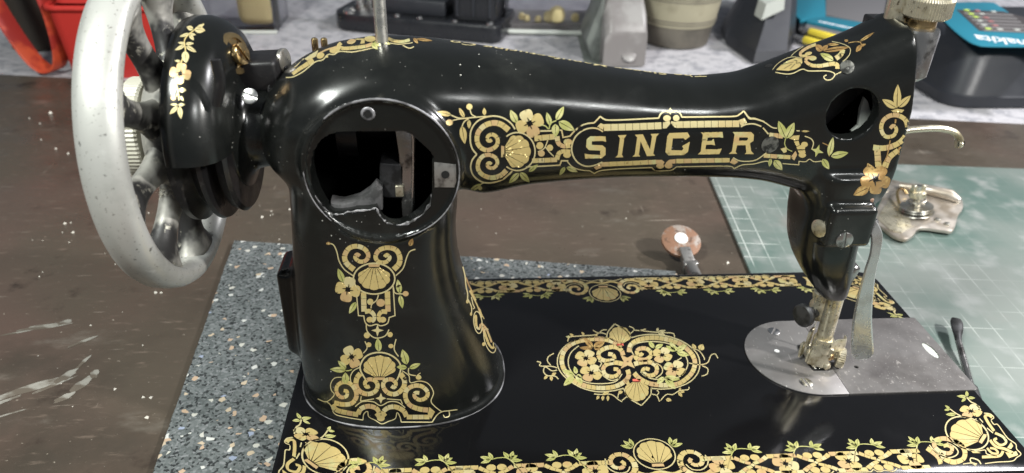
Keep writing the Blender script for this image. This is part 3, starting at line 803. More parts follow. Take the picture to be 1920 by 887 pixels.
# presser spring tube, bushing and knurled pressure nut
bush = MB().lathe([(168, 6.0), (170, 8.2), (188.5, 8.6), (190.5, 8.0), (190.6, 5)], (291.3, 80, 0), (0, 0, 1), 36).build('presser_bushing', 'oily_steel', machine)
MB().lathe([(188, 5.8), (202, 5.8)], (293.0, 82, 0), (0, 0, 1), 30).build('nut_neck', 'brass', bush)
MB().lathe([(194.6, 8.8), (195.6, 10.0), (202.4, 10.0), (203.4, 8.8), (203.5, 5), (206, 5), (206, 3)], (293.6, 82, 0), (0, 0, 1), 110, knurl=0.04).build('pressure_nut', 'yellowed_nickel', bush)
MB().lathe([(180, 5.4), (214, 5.4)], (286.0, 91, 0), (0, 0, 1), 30).build('needle_bar_tube', 'yellowed_nickel', machine)
MB().box((285, 92, 187.5), (14, 26, 6), 1.0).build('head_cap', 'bare_black', machine)
# thread take-up lever
tl = cr([(296, 141.6), (302, 142.9), (314, 143.4), (322, 141.8), (326.3, 138.6), (327.0, 136.6)], 8)
tw = np.interp(np.linspace(0, 1, len(tl)), [0, .5, .75, .9, 1], [1.7, 1.9, 2.2, 2.6, 3.2])
tp = [(q[0], 80.0, q[1]) for q in tl]
dd = np.array(tp[-1]) - np.array(tp[-2]); dd /= np.linalg.norm(dd)
for h, k in ((1.6, .92), (2.6, .6), (3.1, .15)): tp.append(tuple(np.array(tp[len(tl) - 1]) + dd * h))
tw = list(tw) + [tw[-1] * k for k in (.88, .6, .12)]
tu = MB().tube(tp, [(1.6, q) for q in tw], 20, up=(0, 1, 0)).build('take_up_lever', 'yellowed_nickel', machine, sharp=60)
MB().lathe([(0, 1.7), (0.3, 1.7), (0.3, 1.0), (-0.3, 1.0)], (327.2, 78.3, 136.2), (0, -1, 0), 20).build('thread_eye', 'bare_black', tu)

# ---- handwheel and pulley end
AZ = 143.0
wheel = MB().lathe([(-46.2, 62.2), (-47.6, 65.5), (-46.6, 68.6), (-43.5, 70.4), (-39, 70.9), (-34.5, 70.4), (-31.4, 68.6), (-30.4, 65.5), (-31.6, 62.2), (-35, 60.6), (-39, 60.2), (-43, 60.6), (-46.2, 62.2)], (0, YC, AZ), (1, 0, 0), 128)
wheel.F = wheel.F[:-2]                          # a rim is open in the middle
handwheel = wheel.build('handwheel', 'wheel_paint', machine, sharp=60)
for k in range(9):
    t = math.radians(-10 + 40 * k)
    def P(x, r): return (x, YC - r * math.cos(t), AZ + r * math.sin(t))
    path = cr([P(-34, 22), P(-35, 28), P(-36.5, 36), P(-38, 45), P(-39, 53), P(-39, 61.5)], 4)
    ra = cr([(11.5, 6.6), (8.4, 5.6), (5.8, 4.8), (5.6, 4.8), (8.2, 5.8), (15.5, 7.4)], 4)
    MB().tube(path, [tuple(q) for q in ra], 18, up=(1, 0, 0), cap=True).build('spoke', 'wheel_spoke', handwheel, sharp=0)
MB().lathe([(-41, 14), (-42, 17), (-41, 25), (-38, 28), (-33, 29.5), (-27, 30), (-26, 26)], (0, YC, AZ), (1, 0, 0), 72).build('hub', 'wheel_spoke', handwheel)
MB().lathe([(-42, 12), (-43, 19), (-44, 22.2), (-45, 23), (-51.5, 23), (-52.5, 22), (-53.5, 17), (-54, 9)], (0, YC, AZ), (1, 0, 0), 150, knurl=0.02).build('clutch_knob', 'ivory', handwheel)
# lint caught on the hub
lint = MB()
for i in range(260):
    t = math.radians(rng.uniform(-75, -25)); r = rng.uniform(26, 34); c = Vector((rng.uniform(-38, -30), YC - r * math.cos(t), AZ + r * math.sin(t)))
    d = Vector(rng.normal(0, 1, 3)).normalized() * rng.uniform(1, 2.6)
    lint.tube([c - d, c + Vector(rng.normal(0, .5, 3)), c + d], 0.11, 3, cap=False)
tag(lint.build('lint', 'lint', handwheel), kind='stuff')
pulley = MB().lathe([(-28, 39), (-27.4, 40.5), (-25, 40.5), (-22.5, 36), (-20.5, 34.5), (-18.5, 36), (-16, 40), (-14.2, 39.5), (-13.6, 20)], (0, YC, AZ), (1, 0, 0), 80).build('pulley', 'bare_black', machine)
MB().lathe([(-10, 33), (-6.5, 34.5), (-5, 33), (-4.5, 15)], (0, YC - 1, AZ - 2), (1, 0, 0), 80).build('pulley_flange', 'bare_black', machine)
# belt guard arching over the near side and top of the pulley
gp = []
for x, r in [(-24.0, 43.5), (-25, 46.0), (-24, 48), (-21, 49), (-15, 48.8), (-10, 47.0), (-6.5, 43.8), (-4.2, 39), (-3, 33), (-2.6, 26), (-4, 26), (-5, 34), (-7, 40), (-11, 44), (-16, 46.0), (-21, 46.0), (-23, 45)]:
    gp.append((x, r))
guard = MB().lathe(gp, (0, YC, AZ), (1, 0, 0), 60, a0=math.radians(-4), a1=math.radians(-212)).build('belt_guard', 'lacquer', machine, sharp=50)
neck = MB().lathe([(-8, 28), (-4.2, 26.5), (-2.5, 22), (-1.2, 19.6), (1, 18.4), (5.5, 17.8), (6.2, 17.8), (8, 17)], (0, YC, AZ + 1), (1, 0, 0), 64).build('shaft_neck', 'lacquer', machine)
slot_screw('neck_screw', tuple(on_plane(469, 181, 1, YC - 15.6)), 3.4, (0, -0.83, 0.56), 'bright_steel', neck, 1.9, 1.0)
MB().tube([tuple(on_plane(u, v, 1, 48)) for u, v in ((404, 112), (412, 145), (411, 172), (405, 198))], [(1.5, 2.0), (1.6, 2.2), (1.6, 2.2), (1.3, 1.8)], 12, up=(1, 0, 0)).build('guard_spring', 'bare_black', machine)
# winder bracket on top with its brass screw
brk = MB().box((1.5, 94, 167), (22, 20, 14), 2.0, ry=-0.05).build('winder_bracket', 'bare_black', machine)
MB().lathe([(-3, 8.8), (0, 9.0), (1.0, 8.5), (1.2, 6.6), (0.4, 6.3), (0.4, 3)], tuple(on_plane(440, 101, 1, 84)), (0.93, -0.3, 0.2), 44).build('brass_washer', 'brass', brk)
slot_screw('brass_screw', tuple(on_plane(447, 102, 1, 83.5)), 4.6, (0.93, -0.3, 0.2), 'brass', brk, 1.3, 2.4)
MB().lathe([(0, 5.5), (1.4, 5.5), (1.8, 4.5)], (12.5, 98, 170.5), (0.96, -0.25, 0.1), 30).build('tension_disc', 'nickel', brk)
MB().box((13.0, 96, 163), (3, 4, 12), 0.6).build('disc_post', 'bare_black', brk)
slot_screw('bracket_screw', (10.2, 86, 161), 4.0, (0.75, -0.6, 0.25), 'bare_black', brk, 1.2, 1.0)
for dx in (0, 4.2):
    MB().lathe([(0, 1.5), (6, 1.5), (6.5, 1.0)], (26 + dx, 106, 172), (0, 0, 1), 14).build('winder_pin', 'brass', brk)
#__DECALS__

# ================================================================== GOLD DECALS
class Sheet:
    """flat vector art that is laid on a surface; coordinates are those of a drawing sheet"""
    def __init__(s, place, e=10.0):
        s.place, s.e, s.L = place, e, {}
    def _put(s, m, P, F, lift):
        V, Fs = s.L.setdefault(m, ([], []))
        Q = s.place(np.asarray(P, float), lift)
        ok = [q is not None for q in Q]; n = len(V)
        V.extend([tuple(q) if q is not None else (0, 0, 0) for q in Q])
        for f in F:
            if all(ok[i] for i in f) and max((Vector(Q[f[i]]) - Vector(Q[f[i - 1]])).length for i in range(len(f))) < 9:
                Fs.append(tuple(n + i for i in f))
    def strip(s, P, wd, m='gold', lift=0.12, ext=0):
        P = np.asarray(P, float); n = len(P)
        T = np.gradient(P, axis=0); T /= np.linalg.norm(T, axis=1)[:, None] + 1e-9
        N = np.c_[-T[:, 1], T[:, 0]] * (np.broadcast_to(wd, (n,))[:, None] * 0.5)
        V = np.concatenate([P + N, P, P - N])
        F = []
        for i in range(n - 1):
            F += [(i, i + 1, n + i + 1, n + i), (n + i, n + i + 1, 2 * n + i + 1, 2 * n + i)]
        s._put(m, V, F, lift)
    def line(s, pts, wd, m='pale_gold', smooth=True, closed=False, lift=0.12):
        P = np.asarray(pts, float)
        if closed: P = np.concatenate([P, P[:1]])
        if smooth and len(P) > 2: P = cr(pts, 8, True) if closed else cr(P, 8)
        if closed and smooth: P = np.concatenate([P, P[:1]])
        if not smooth and len(P) > 2:
            for i in range(len(P) - 1):
                d = P[i + 1] - P[i]; d = d / np.linalg.norm(d) * wd * .45
                s.strip(resample([P[i] - d, P[i + 1] + d], s.e), wd, m, lift + 0.004 * (i % 2))
            return
        s.strip(resample(P, s.e), wd, m, lift)
    def bricks(s, pts, wd, L=None, gap=None, m='gold', smooth=True, pal=('gold', 'gold', 'gold', 'pale_gold', 'copper_gold')):
        P = resample(cr(pts, 10) if smooth and len(pts) > 2 else pts, s.e * 0.25)
        w0, w1 = (wd if hasattr(wd, '__len__') else (wd, wd))
        t = np.r_[0, np.cumsum(np.linalg.norm(np.diff(P, axis=0), axis=1))]
        L = L or w0 * 1.05; gap = gap or w0 * 0.06
        n = max(1, int(round(t[-1] / L))); b = np.linspace(0, t[-1], n + 1)
        for i in range(n):
            a, c = b[i] + gap / 2, b[i + 1] - gap / 2
            if c <= a: continue
            k = max(2, int((c - a) / s.e) + 2); q = np.linspace(a, c, k)
            Q = np.stack([np.interp(q, t, P[:, j]) for j in (0, 1)], 1)
            s.strip(Q, w0 + (w1 - w0) * q / t[-1], pal[rng.integers(len(pal))] if m == 'gold' else m)
    def poly(s, pts, m='gold', holes=(), lift=0.12, smooth=False):
        P0 = cr(pts, 5, True) if smooth else np.asarray(pts, float)
        loops = [P0] + [np.asarray(h, float) for h in holes]
        allp, E = [], []
        for lp in loops:
            Q = []
            for i in range(len(lp)):
                Q.extend(resample([lp[i], lp[(i + 1) % len(lp)]], s.e)[:-1])
            b = len(allp); allp.extend(Q); E += [(b + i, b + (i + 1) % len(Q)) for i in range(len(Q))]
        lo, hi = P0.min(0), P0.max(0)
        gx, gy = np.meshgrid(np.arange(lo[0] + s.e, hi[0], s.e * 1.6), np.arange(lo[1] + s.e, hi[1], s.e * 1.6))
        if gx.size:
            gd = poly_dist(P0, gx.ravel(), gy.ravel())
            for h in loops[1:]: gd = np.maximum(gd, -poly_dist(h, gx.ravel(), gy.ravel()))
            k = gd < -s.e * 0.5
            allp.extend(np.c_[gx.ravel()[k], gy.ravel()[k]])
        r = delaunay_2d_cdt([Vector(q) for q in allp], E, [], 0, 1e-5)
        W = np.array([v[:] for v in r[0]])
        F = [tuple(f) for f in r[2]]
        C = np.array([W[list(f)].mean(0) for f in F])
        d = poly_dist(P0, C[:, 0], C[:, 1])
        for h in loops[1:]: d = np.maximum(d, -poly_dist(h, C[:, 0], C[:, 1]))
        s._put(m, W, [f for f, q in zip(F, d) if q < 0], lift)
    def dot(s, x, y, rx, ry=None, m='gold', rot=0):
        s.poly(ellipse(x, y, rx, ry or rx, 18, rot), m)
    def ring(s, x, y, rx, ry, wd, m='pale_gold', a0=0, a1=360, rot=0):
        t = np.radians(np.linspace(a0, a1, 64)); c, q = math.cos(rot), math.sin(rot)
        P = np.c_[rx * np.cos(t), ry * np.sin(t)] @ np.array([[c, q], [-q, c]]) + (x, y)
        s.strip(P, wd, m)
    def leaf(s, b, t, W, m='green_gold', gap=0.05):
        b, t = np.asarray(b, float), np.asarray(t, float); d = t - b; L = np.linalg.norm(d); n = np.array([-d[1], d[0]]) / L
        k = np.linspace(0, 1, 9); prof = np.sin(np.pi * k ** 0.8) ** 0.85 * W * 0.5
        for sg in (1, -1):
            gi = np.minimum(prof, L * gap * 0.35 * (1 - k) + W * 0.012)
            A = b + d * k[:, None] + sg * n * gi[:, None]; B = b + d * k[:, None] + sg * n * prof[:, None]
            s._put(m, np.concatenate([A, (A + B) / 2, B]), [(i, i + 1, 10 + i, 9 + i) for i in range(8)] + [(9 + i, 10 + i, 19 + i, 18 + i) for i in range(8)], 0.13)
    def flower(s, x, y, r, rot=0, n=4, m='gold', asp=1.0):
        for i in range(n):
            a = rot + 2 * math.pi * i / n
            P = []
            for t in np.linspace(0, 2 * math.pi, 20, endpoint=False):
                u = 0.57 + 0.43 * math.cos(t) - 0.03 * math.cos(3 * t); v = 0.45 * math.sin(t) * (1.0 + 0.18 * math.cos(t)) * (4 / n) ** .7
                px, py = r * (u * math.cos(a) - v * math.sin(a)), r * (u * math.sin(a) + v * math.cos(a))
                P.append((x + px, y + py * asp))
            s.poly(P, m if m != 'gold' else ('gold', 'copper_gold', 'gold', 'pale_gold')[i % 4])
            # pointed star drawn over the middle
            c, q = math.cos(a + .39), math.sin(a + .39)
            s.line([(x, y), (x + r * .42 * math.cos(a), y + r * .42 * math.sin(a) * asp)], r * 0.045, 'ink_black', lift=0.2)
            s.line([(x + r * .17 * c, y + r * .17 * q * asp), (x + r * .42 * math.cos(a), y + r * .42 * math.sin(a) * asp)], r * 0.035, 'ink_black', lift=0.2)
    def shell(s, x, y, rx, ry, rot, n=7, m='gold', ring=None, base='copper_gold'):
        """scallop: fan of ribs opening towards rot"""
        c, q = math.cos(rot), math.sin(rot)
        def T(u, v):                       # u along the opening, v across
            return (x + (u * c) * rx - (v * q) * rx, y + (u * q) * ry + (v * c) * ry)
        hub = (-0.78, 0.0); A = math.radians(88)
        for i in range(n):
            a, b = -A + 2 * A * i / n, -A + 2 * A * (i + 1) / n
            P = []
            hv = 0.30
            h0 = hv * (2 * i / n - 1); h1 = hv * (2 * (i + 1) / n - 1); g = 0.012
            P.append(T(hub[0] + .06, h0 + g)); 
            for t in np.linspace(a, b, 7):
                k = (t - a) / (b - a); R = 0.93 + 0.07 * math.sin(math.pi * k)
                tt = t * 1.42
                P.append(T(R * math.cos(tt) * (0.98 if abs(tt) < 1.6 else .8), R * math.sin(tt) * 0.97))
            P.append(T(hub[0] + .06, h1 - g))
            P = np.array(P); cc = P.mean(0)
            s.poly(cc + (P - cc) * (1 - 0.035), m)
        s.poly([T(-0.96, -0.34), T(-0.76, -0.30), T(-0.76, 0.30), T(-0.96, 0.34)], base)
        if ring: s.ring(x, y, rx * ring[0], ry * ring[0], ring[1])
    def star(s, x, y, r, m='gold', n=4, rot=0, k=0.42):
        s.poly([(x + (r if i % 2 == 0 else r * k) * math.cos(rot + math.pi * i / n), y + (r if i % 2 == 0 else r * k) * math.sin(rot + math.pi * i / n)) for i in range(2 * n)], m)
    def build(s, name, parent, label):
        out = None
        for m, (V, F) in s.L.items():
            if not F: continue
            par = list(range(len(V)))
            def root(i):
                while par[i] != i: par[i] = par[par[i]]; i = par[i]
                return i
            for f in F:
                for j in f[1:]: par[root(j)] = root(f[0])
            comp = {}
            for f in F: comp.setdefault(root(f[0]), []).append(f)
            for G in (comp.values() if len(comp) <= 6 else [F]):        # the few large pieces stand alone, the many small ones are one print
                used = sorted({i for f in G for i in f}); mp = {a: b for b, a in enumerate(used)}
                o = obj(name, [V[i] for i in used], [tuple(mp[i] for i in f) for f in G], m, parent, sharp=0)
                o['label'] = label
                if len(comp) > 6: o['kind'] = 'stuff'
        return out

def traced(x0, y0, sc, tree=None):               # sheet measured off the photograph, laid on a casting
    def place(P, lift):
        out = []
        for p in P:
            h, n = sight(x0 + p[0] / sc, y0 + p[1] / sc, tree)
            out.append(None if h is None else h + n * lift)
        return out
    return place

# ---- arm: scroll and shell left of the name
D = Sheet(traced(820, 180, 4.668), 12)
D.bricks([(625, 300), (560, 250), (490, 235), (415, 258), (362, 310), (346, 375), (365, 435), (420, 472), (480, 462), (522, 425), (525, 372), (490, 338), (450, 345), (436, 372), (452, 395), (478, 382)], (52, 30), 58)
D.bricks([(605, 648), (560, 690), (500, 712), (440, 708), (385, 680), (355, 630), (362, 570), (400, 525), (455, 515), (510, 540), (525, 590), (492, 628), (450, 625), (436, 598), (455, 582), (474, 598)], (44, 28), 56)
D.line([(680, 290), (640, 235), (570, 190), (490, 175), (410, 190), (340, 230), (295, 300), (288, 390), (305, 460), (345, 510)], 13)
D.line([(345, 510), (305, 560), (292, 630), (320, 700), (390, 750), (470, 758), (560, 735), (620, 690), (655, 655)], 13)
D.ring(700, 485, 155, 166, 12, a0=-128, a1=128)
D.shell(688, 485, 135, 150, 0)
D.flower(808, 240, 128, math.radians(-22))
for b, t, W in (((695, 235), (638, 122), 62), ((990, 258), (957, 142), 48), ((1040, 212), (1106, 92), 56), ((1062, 225), (1200, 300), 78), ((1032, 245), (1035, 358), 68), ((715, 672), (625, 762), 50), ((724, 668), (806, 752), 55), ((800, 660), (882, 598), 38), ((1116, 620), (1070, 692), 36), ((1130, 622), (1228, 662), 42), ((385, 768), (272, 838), 40)):
    D.leaf(b, t, W)
D.line([(900, 250), (945, 262), (975, 288), (990, 240), (1040, 215)], 10, 'green_gold')
for b, t, W in (((120, 165), (-4, 140), 46), ((235, 188), (190, 104), 36), ((412, 168), (410, 104), 34), ((276, 210), (278, 285), 34), ((215, 262), (240, 420), 62)):
    D.leaf(b, t, W, 'gold')
D.dot(280, 95, 27); D.dot(105, 232, 30, 27, 'copper_gold'); D.dot(375, 805, 17)
D.line([(120, 168), (200, 195), (330, 186), (430, 178)], 11); D.line([(285, 118), (300, 160), (340, 184)], 10); D.line([(132, 214), (200, 200), (275, 196)], 10); D.line([(275, 198), (235, 225), (216, 265)], 10); D.line([(345, 800), (390, 765), (430, 758)], 8)
D.bricks([(848, 372), (950, 362), (1048, 352)], 48, 70, smooth=False); D.bricks([(1045, 352), (1062, 415), (1110, 440), (1165, 438)], (46, 30), 42)
D.bricks([(828, 566), (940, 562), (1048, 556)], 40, 62, smooth=False); D.bricks([(1045, 556), (1065, 500), (1110, 482), (1165, 485)], (42, 30), 42)
D.dot(1142, 402, 38, 28); D.dot(1135, 515, 34, 26); D.dot(896, 434, 32); D.dot(910, 501, 30, 28, 'copper_gold'); D.dot(985, 452, 28)
D.line([(968, 380), (950, 430), (930, 462), (880, 488)], 9); D.line([(945, 445), (980, 490), (1020, 528)], 9)
D.line([(900, 306), (1000, 304)], 14, smooth=False); D.line([(1075, 298), (1088, 300), (1100, 362), (1160, 350), (1198, 308)], 12, smooth=False)
D.line([(780, 620), (930, 612), (1072, 604), (1086, 566), (1140, 566)], 12, smooth=False)
D.build('arm_decal', body, 'gold scroll, shell and flower decal on the pillar end of the arm')

# ---- arm: name panel
D = Sheet(traced(1060, 180, 5.545), 12)
X2 = (1260 - 1060) * 5.545
def C(pts): return [(x + X2, y) for x, y in pts]
GL = 'copper_gold'
for P, H in (
    ([(415, 417), (424, 476), (385, 466), (275, 470), (275, 507), (385, 512), (418, 540), (418, 610), (378, 645), (205, 650), (200, 598), (235, 606), (362, 612), (362, 566), (245, 562), (215, 530), (222, 450), (258, 418)], ()),
    ([(545, 408), (634, 404), (612, 440), (588, 608), (602, 636), (518, 638), (545, 612), (567, 440)], ()),
    ([(722, 402), (806, 398), (880, 555), (900, 420), (886, 394), (974, 390), (946, 420), (914, 598), (934, 620), (848, 624), (782, 470), (764, 608), (778, 627), (696, 630), (722, 605), (746, 430)], ()),
    (C([(-28, 385), (160, 378), (185, 420), (138, 456), (118, 438), (8, 440), (-8, 562), (104, 565), (118, 545), (104, 520), (185, 474), (165, 580), (125, 612), (-38, 616), (-69, 582), (-50, 418)]), ()),
    (C([(300, 378), (524, 373), (531, 434), (495, 428), (370, 432), (362, 468), (408, 466), (432, 444), (447, 513), (408, 504), (354, 507), (346, 552), (465, 554), (518, 545), (490, 603), (268, 607), (298, 576), (320, 402)]), ()),
    (C([(630, 374), (822, 374), (851, 402), (846, 465), (810, 490), (822, 570), (850, 603), (755, 603), (771, 588), (765, 510), (676, 512), (660, 580), (676, 600), (588, 601), (622, 574), (650, 400)]), (C([(698, 430), (785, 430), (791, 446), (776, 463), (694, 463)]),))):
    D.poly(P, 'gold', H)
D.line([(105, 355), (160, 310), (230, 286), (298, 280)], 15); D.line([(298, 280), (362, 212)], 15, smooth=False); D.line([(362, 212), (395, 236), (440, 250), (600, 248), (800, 238), (970, 230)], 15)
D.line([(970, 230), (988, 190), (1030, 160), (1075, 170)], 15); D.star(1090, 158, 38, 'pale_gold', 4, math.pi / 2, .5)
D.line([(1105, 170), (1150, 160), (1190, 180), (1212, 222)], 15); D.line(C([(100, 220), (400, 216), (640, 212), (700, 192), (745, 156)]), 15); D.line(C([(745, 156), (802, 236)]), 15, smooth=False); D.line(C([(802, 236), (870, 240), (960, 268)]), 15)
D.bricks([(398, 328), (700, 320), (1000, 308)], 70, 76, smooth=False, pal=('pale_gold',)); D.poly([(330, 322), (366, 282), (402, 296), (392, 352)], 'pale_gold')
D.poly([(1015, 272), (1085, 262), (1090, 290), (1050, 335), (1012, 338)], 'pale_gold'); D.dot(1056, 232, 40, 32, 'pale_gold'); D.dot(1152, 230, 34, 32, 'pale_gold'); D.poly([(1098, 262), (1158, 272), (1146, 330), (1120, 310), (1098, 285)], 'pale_gold')
D.bricks(C([(42, 298), (350, 292), (700, 288)]), 68, 74, smooth=False, pal=('pale_gold',)); D.poly(C([(690, 252), (752, 228), (780, 275), (715, 315)]), 'pale_gold')
D.bricks([(372, 710), (660, 698), (945, 684)], 46, 82, smooth=False); D.poly([(295, 738), (368, 705), (378, 742), (320, 766)], 'copper_gold')
D.poly([(940, 664), (1000, 662), (1030, 685), (1020, 706), (940, 706)], 'copper_gold'); D.dot(985, 726, 40, 28, 'copper_gold'); D.dot(1072, 722, 42, 30, 'copper_gold'); D.poly([(1045, 690), (1080, 662), (1145, 655), (1145, 700), (1050, 705)], 'copper_gold')
D.bricks(C([(42, 676), (320, 670), (600, 666)]), 46, 80, smooth=False, pal=('gold', 'copper_gold')); D.poly(C([(600, 690), (630, 645), (690, 684), (645, 712)]), 'copper_gold')
D.line([(20, 680), (80, 740), (170, 768), (255, 776)], 11); D.line([(255, 776), (300, 804)], 11, smooth=False); D.line([(300, 804), (380, 772), (600, 754), (900, 742)], 11); D.line([(900, 742), (925, 768), (970, 778), (1040, 775), (1105, 768), (1150, 738)], 10)
D.line(C([(40, 735), (300, 730), (590, 728), (645, 755)]), 10); D.line(C([(645, 755), (730, 715), (850, 705), (960, 678), (1000, 680)]), 10)
D.line([(390, 370), (330, 338), (250, 335), (170, 365), (100, 430), (65, 530), (80, 620), (130, 690), (210, 728), (300, 720), (385, 685)], 15)
D.line(C([(715, 320), (770, 295), (850, 290), (928, 316)]), 14); D.line(C([(945, 330), (1002, 396)]), 14); D.line(C([(635, 640), (700, 672), (790, 678), (880, 660), (980, 590)]), 11)
D.build('name_panel', body, 'gold lettering panel on the middle of the arm')

# ---- arm: tail of the panel
D = Sheet(traced(1400, 200, 6.336), 14)
D.line([(0, 100), (40, 135), (100, 140), (205, 182), (300, 245), (360, 255)], 14); D.line([(590, 285), (630, 288)], 12); D.leaf((650, 290), (745, 292), 22, 'gold')
D.bricks([(266, 335), (430, 350)], 55, 56, smooth=False); D.poly([(505, 378), (550, 345), (628, 338), (615, 395), (575, 398)]); D.poly([(560, 412), (615, 405), (630, 455), (590, 470)]); D.poly([(590, 478), (640, 455), (695, 470), (690, 505), (600, 505)])
D.dot(685, 448, 40, 32); D.dot(660, 575, 44, 30); D.poly([(605, 520), (690, 515), (700, 548), (625, 560)])
D.bricks([(200, 580), (270, 585), (520, 600)], 48, 84, smooth=False); D.poly([(520, 600), (580, 525), (598, 570), (565, 638)], 'copper_gold')
for b, t, W in (((460, 372), (375, 168), 92), ((468, 378), (565, 188), 96)): D.leaf(b, t, W)
for b, t, W in (((975, 585), (1025, 362), 72), ((1000, 590), (1208, 546), 84), ((900, 620), (978, 742), 76), ((285, 615), (268, 712), 44), ((325, 635), (422, 752), 90)): D.leaf(b, t, W, 'green_gold')
D.line([(462, 375), (450, 440), (480, 500), (540, 530)], 10, 'green_gold'); D.line([(900, 430), (950, 452), (985, 480), (980, 590)], 10, 'worn_gold')
D.line([(690, 350), (760, 378), (792, 430), (772, 508)], 12); D.poly([(400, 500), (470, 480), (475, 535), (440, 550)]); D.star(838, 525, 78, 'green_gold', 4, 0.3, .36)
D.line([(430, 675), (618, 690), (620, 648)], 10, smooth=False); D.line([(620, 648), (700, 652), (745, 622), (800, 652), (892, 645)], 10)
D.build('tail_decal', body, 'gold scroll and leaf decal on the head end of the arm')

# ---- pillar, upper piece
D = Sheet(traced(600, 440, 4.435), 11)
D.bricks([(285, 290), (225, 240), (205, 180), (240, 115), (305, 95), (370, 118), (402, 170), (380, 215), (330, 222), (292, 190), (308, 162), (332, 178)], (46, 30), 50)
D.bricks([(612, 290), (657, 240), (662, 180), (630, 125), (560, 107), (490, 130), (462, 185), (490, 225), (545, 228), (580, 192), (556, 165), (536, 185)], (46, 30), 50)
D.line([(275, 340), (205, 290), (160, 220), (140, 140), (110, 82), (60, 70)], 9); D.line([(630, 340), (690, 280), (720, 190), (745, 140), (792, 120)], 9)
D.ring(450, 365, 172, 128, 12); D.shell(450, 352, 142, 112, math.pi / 2)
D.flower(232, 455, 108, math.radians(12))
for b, t, W in (((195, 395), (150, 280), 52), ((300, 560), (243, 656), 48), ((665, 488), (645, 370), 48), ((665, 502), (686, 612), 44)): D.leaf(b, t, W)
D.leaf((745, 95), (770, 30), 40, 'worn_gold'); D.dot(712, 490, 25, 22, 'copper_gold'); D.line([(612, 440), (625, 485), (690, 492)], 9); D.dot(70, 72, 18, 12, 'worn_gold')
D.bricks([(362, 478), (366, 640)], 44, 52, smooth=False); D.bricks([(560, 470), (566, 640)], 44, 52, smooth=False)
D.bricks([(372, 640), (415, 635), (448, 665), (450, 705), (430, 722)], (40, 28), 46); D.bricks([(560, 640), (515, 640), (490, 668), (490, 705), (508, 720)], (40, 28), 46)
D.dot(415, 706, 28, 24); D.dot(522, 706, 28, 24)
D.line([(305, 505), (320, 672), (365, 675), (368, 700)], 9, smooth=False); D.line([(368, 700), (380, 735), (415, 757), (470, 744), (505, 757), (560, 738), (575, 690)], 9); D.line([(575, 688), (624, 672), (608, 430)], 9, smooth=False)
D.dot(418, 557, 26); D.dot(505, 566, 36, 32, 'copper_gold'); D.line([(486, 500), (470, 545), (430, 580), (425, 612)], 9)
D.line([(385, 745), (392, 800), (440, 850), (490, 858), (545, 838), (574, 788)], 9); D.star(478, 795, 52, 'pale_gold', 4, 0, .34); D.dot(390, 836, 25); D.dot(583, 830, 22)
D.build('pillar_decal', body, 'upper gold scroll and shell decal on the pillar')
# ---- pillar, lower piece
D = Sheet(traced(590, 630, 4.929), 12)
D.leaf((595, 142), (582, 18), 62); D.line([(470, 400), (425, 320), (425, 260), (470, 190), (550, 155), (640, 155), (720, 185), (780, 240), (795, 310), (760, 410)], 14)
D.shell(600, 292, 158, 118, -math.pi / 2)
D.flower(342, 192, 108, math.radians(-25))
for b, t, W in (((290, 315), (142, 305), 52), ((292, 300), (215, 228), 46), ((288, 440), (284, 335), 68), ((852, 262), (810, 122), 74), ((852, 290), (758, 285), 46), ((875, 297), (978, 254), 46)): D.leaf(b, t, W)
D.line([(290, 320), (320, 318), (345, 308)], 10, 'green_gold'); D.line([(868, 296), (872, 350), (935, 366)], 10); D.dot(960, 381, 26, 22); D.line([(945, 365), (978, 340)], 8)
D.line([(450, 157), (485, 110), (465, 48)], 9); D.dot(500, 80, 25, 22); D.line([(775, 188), (735, 120), (752, 28)], 10); D.dot(705, 92, 24, 20)
D.bricks([(425, 345), (390, 390), (385, 460), (425, 515), (495, 535), (560, 510), (582, 455), (555, 410), (500, 400), (465, 430), (480, 470), (510, 462)], (48, 34), 52)
D.bricks([(790, 345), (827, 400), (827, 460), (785, 515), (730, 537), (665, 515), (632, 455), (655, 410), (710, 400), (750, 435), (735, 475), (708, 460)], (48, 34), 52)
D.bricks([(180, 615), (265, 632), (345, 620), (386, 560), (375, 495), (330, 440), (265, 425), (210, 460), (205, 520), (245, 565), (295, 555), (300, 512), (268, 503)], (44, 32), 52)
D.bricks([(1050, 684), (960, 672), (880, 637), (840, 570), (850, 500), (915, 460), (990, 465), (1042, 515), (1032, 565), (975, 590), (925, 562), (928, 525), (968, 525)], (46, 34), 52)
D.bricks([(165, 632), (215, 688), (405, 727)], 44, 56); D.bricks([(400, 722), (430, 670), (500, 648), (570, 668), (594, 712), (566, 742)], (46, 40), 52)
D.bricks([(850, 745), (820, 690), (750, 655), (680, 662), (632, 704), (655, 742)], (46, 40), 52); D.bricks([(850, 748), (1062, 748)], 42, 54, smooth=False); D.poly([(1045, 722), (1060, 655), (1112, 700), (1075, 765)])
D.dot(612, 760, 36, 28)
D.line([(250, 380), (185, 388), (150, 440), (155, 500), (182, 545), (110, 606), (30, 580)], 8); D.line([(112, 606), (150, 640), (188, 720), (300, 752), (447, 776)], 8)
D.line([(447, 776), (455, 720), (490, 695), (500, 745), (560, 778), (620, 812), (680, 790), (745, 762), (762, 705), (790, 750), (800, 795)], 8); D.line([(800, 795), (1086, 796)], 8); D.line([(1086, 796), (1130, 730), (1180, 698), (1240, 690), (1318, 680)], 9); D.line([(1240, 690), (1244, 738), (1205, 752), (1188, 728)], 9)
D.line([(1175, 700), (1110, 650), (1075, 600), (1098, 520), (1050, 440), (970, 415), (885, 430), (870, 365), (808, 320)], 9); D.line([(340, 442), (330, 380), (360, 320), (425, 285)], 9)
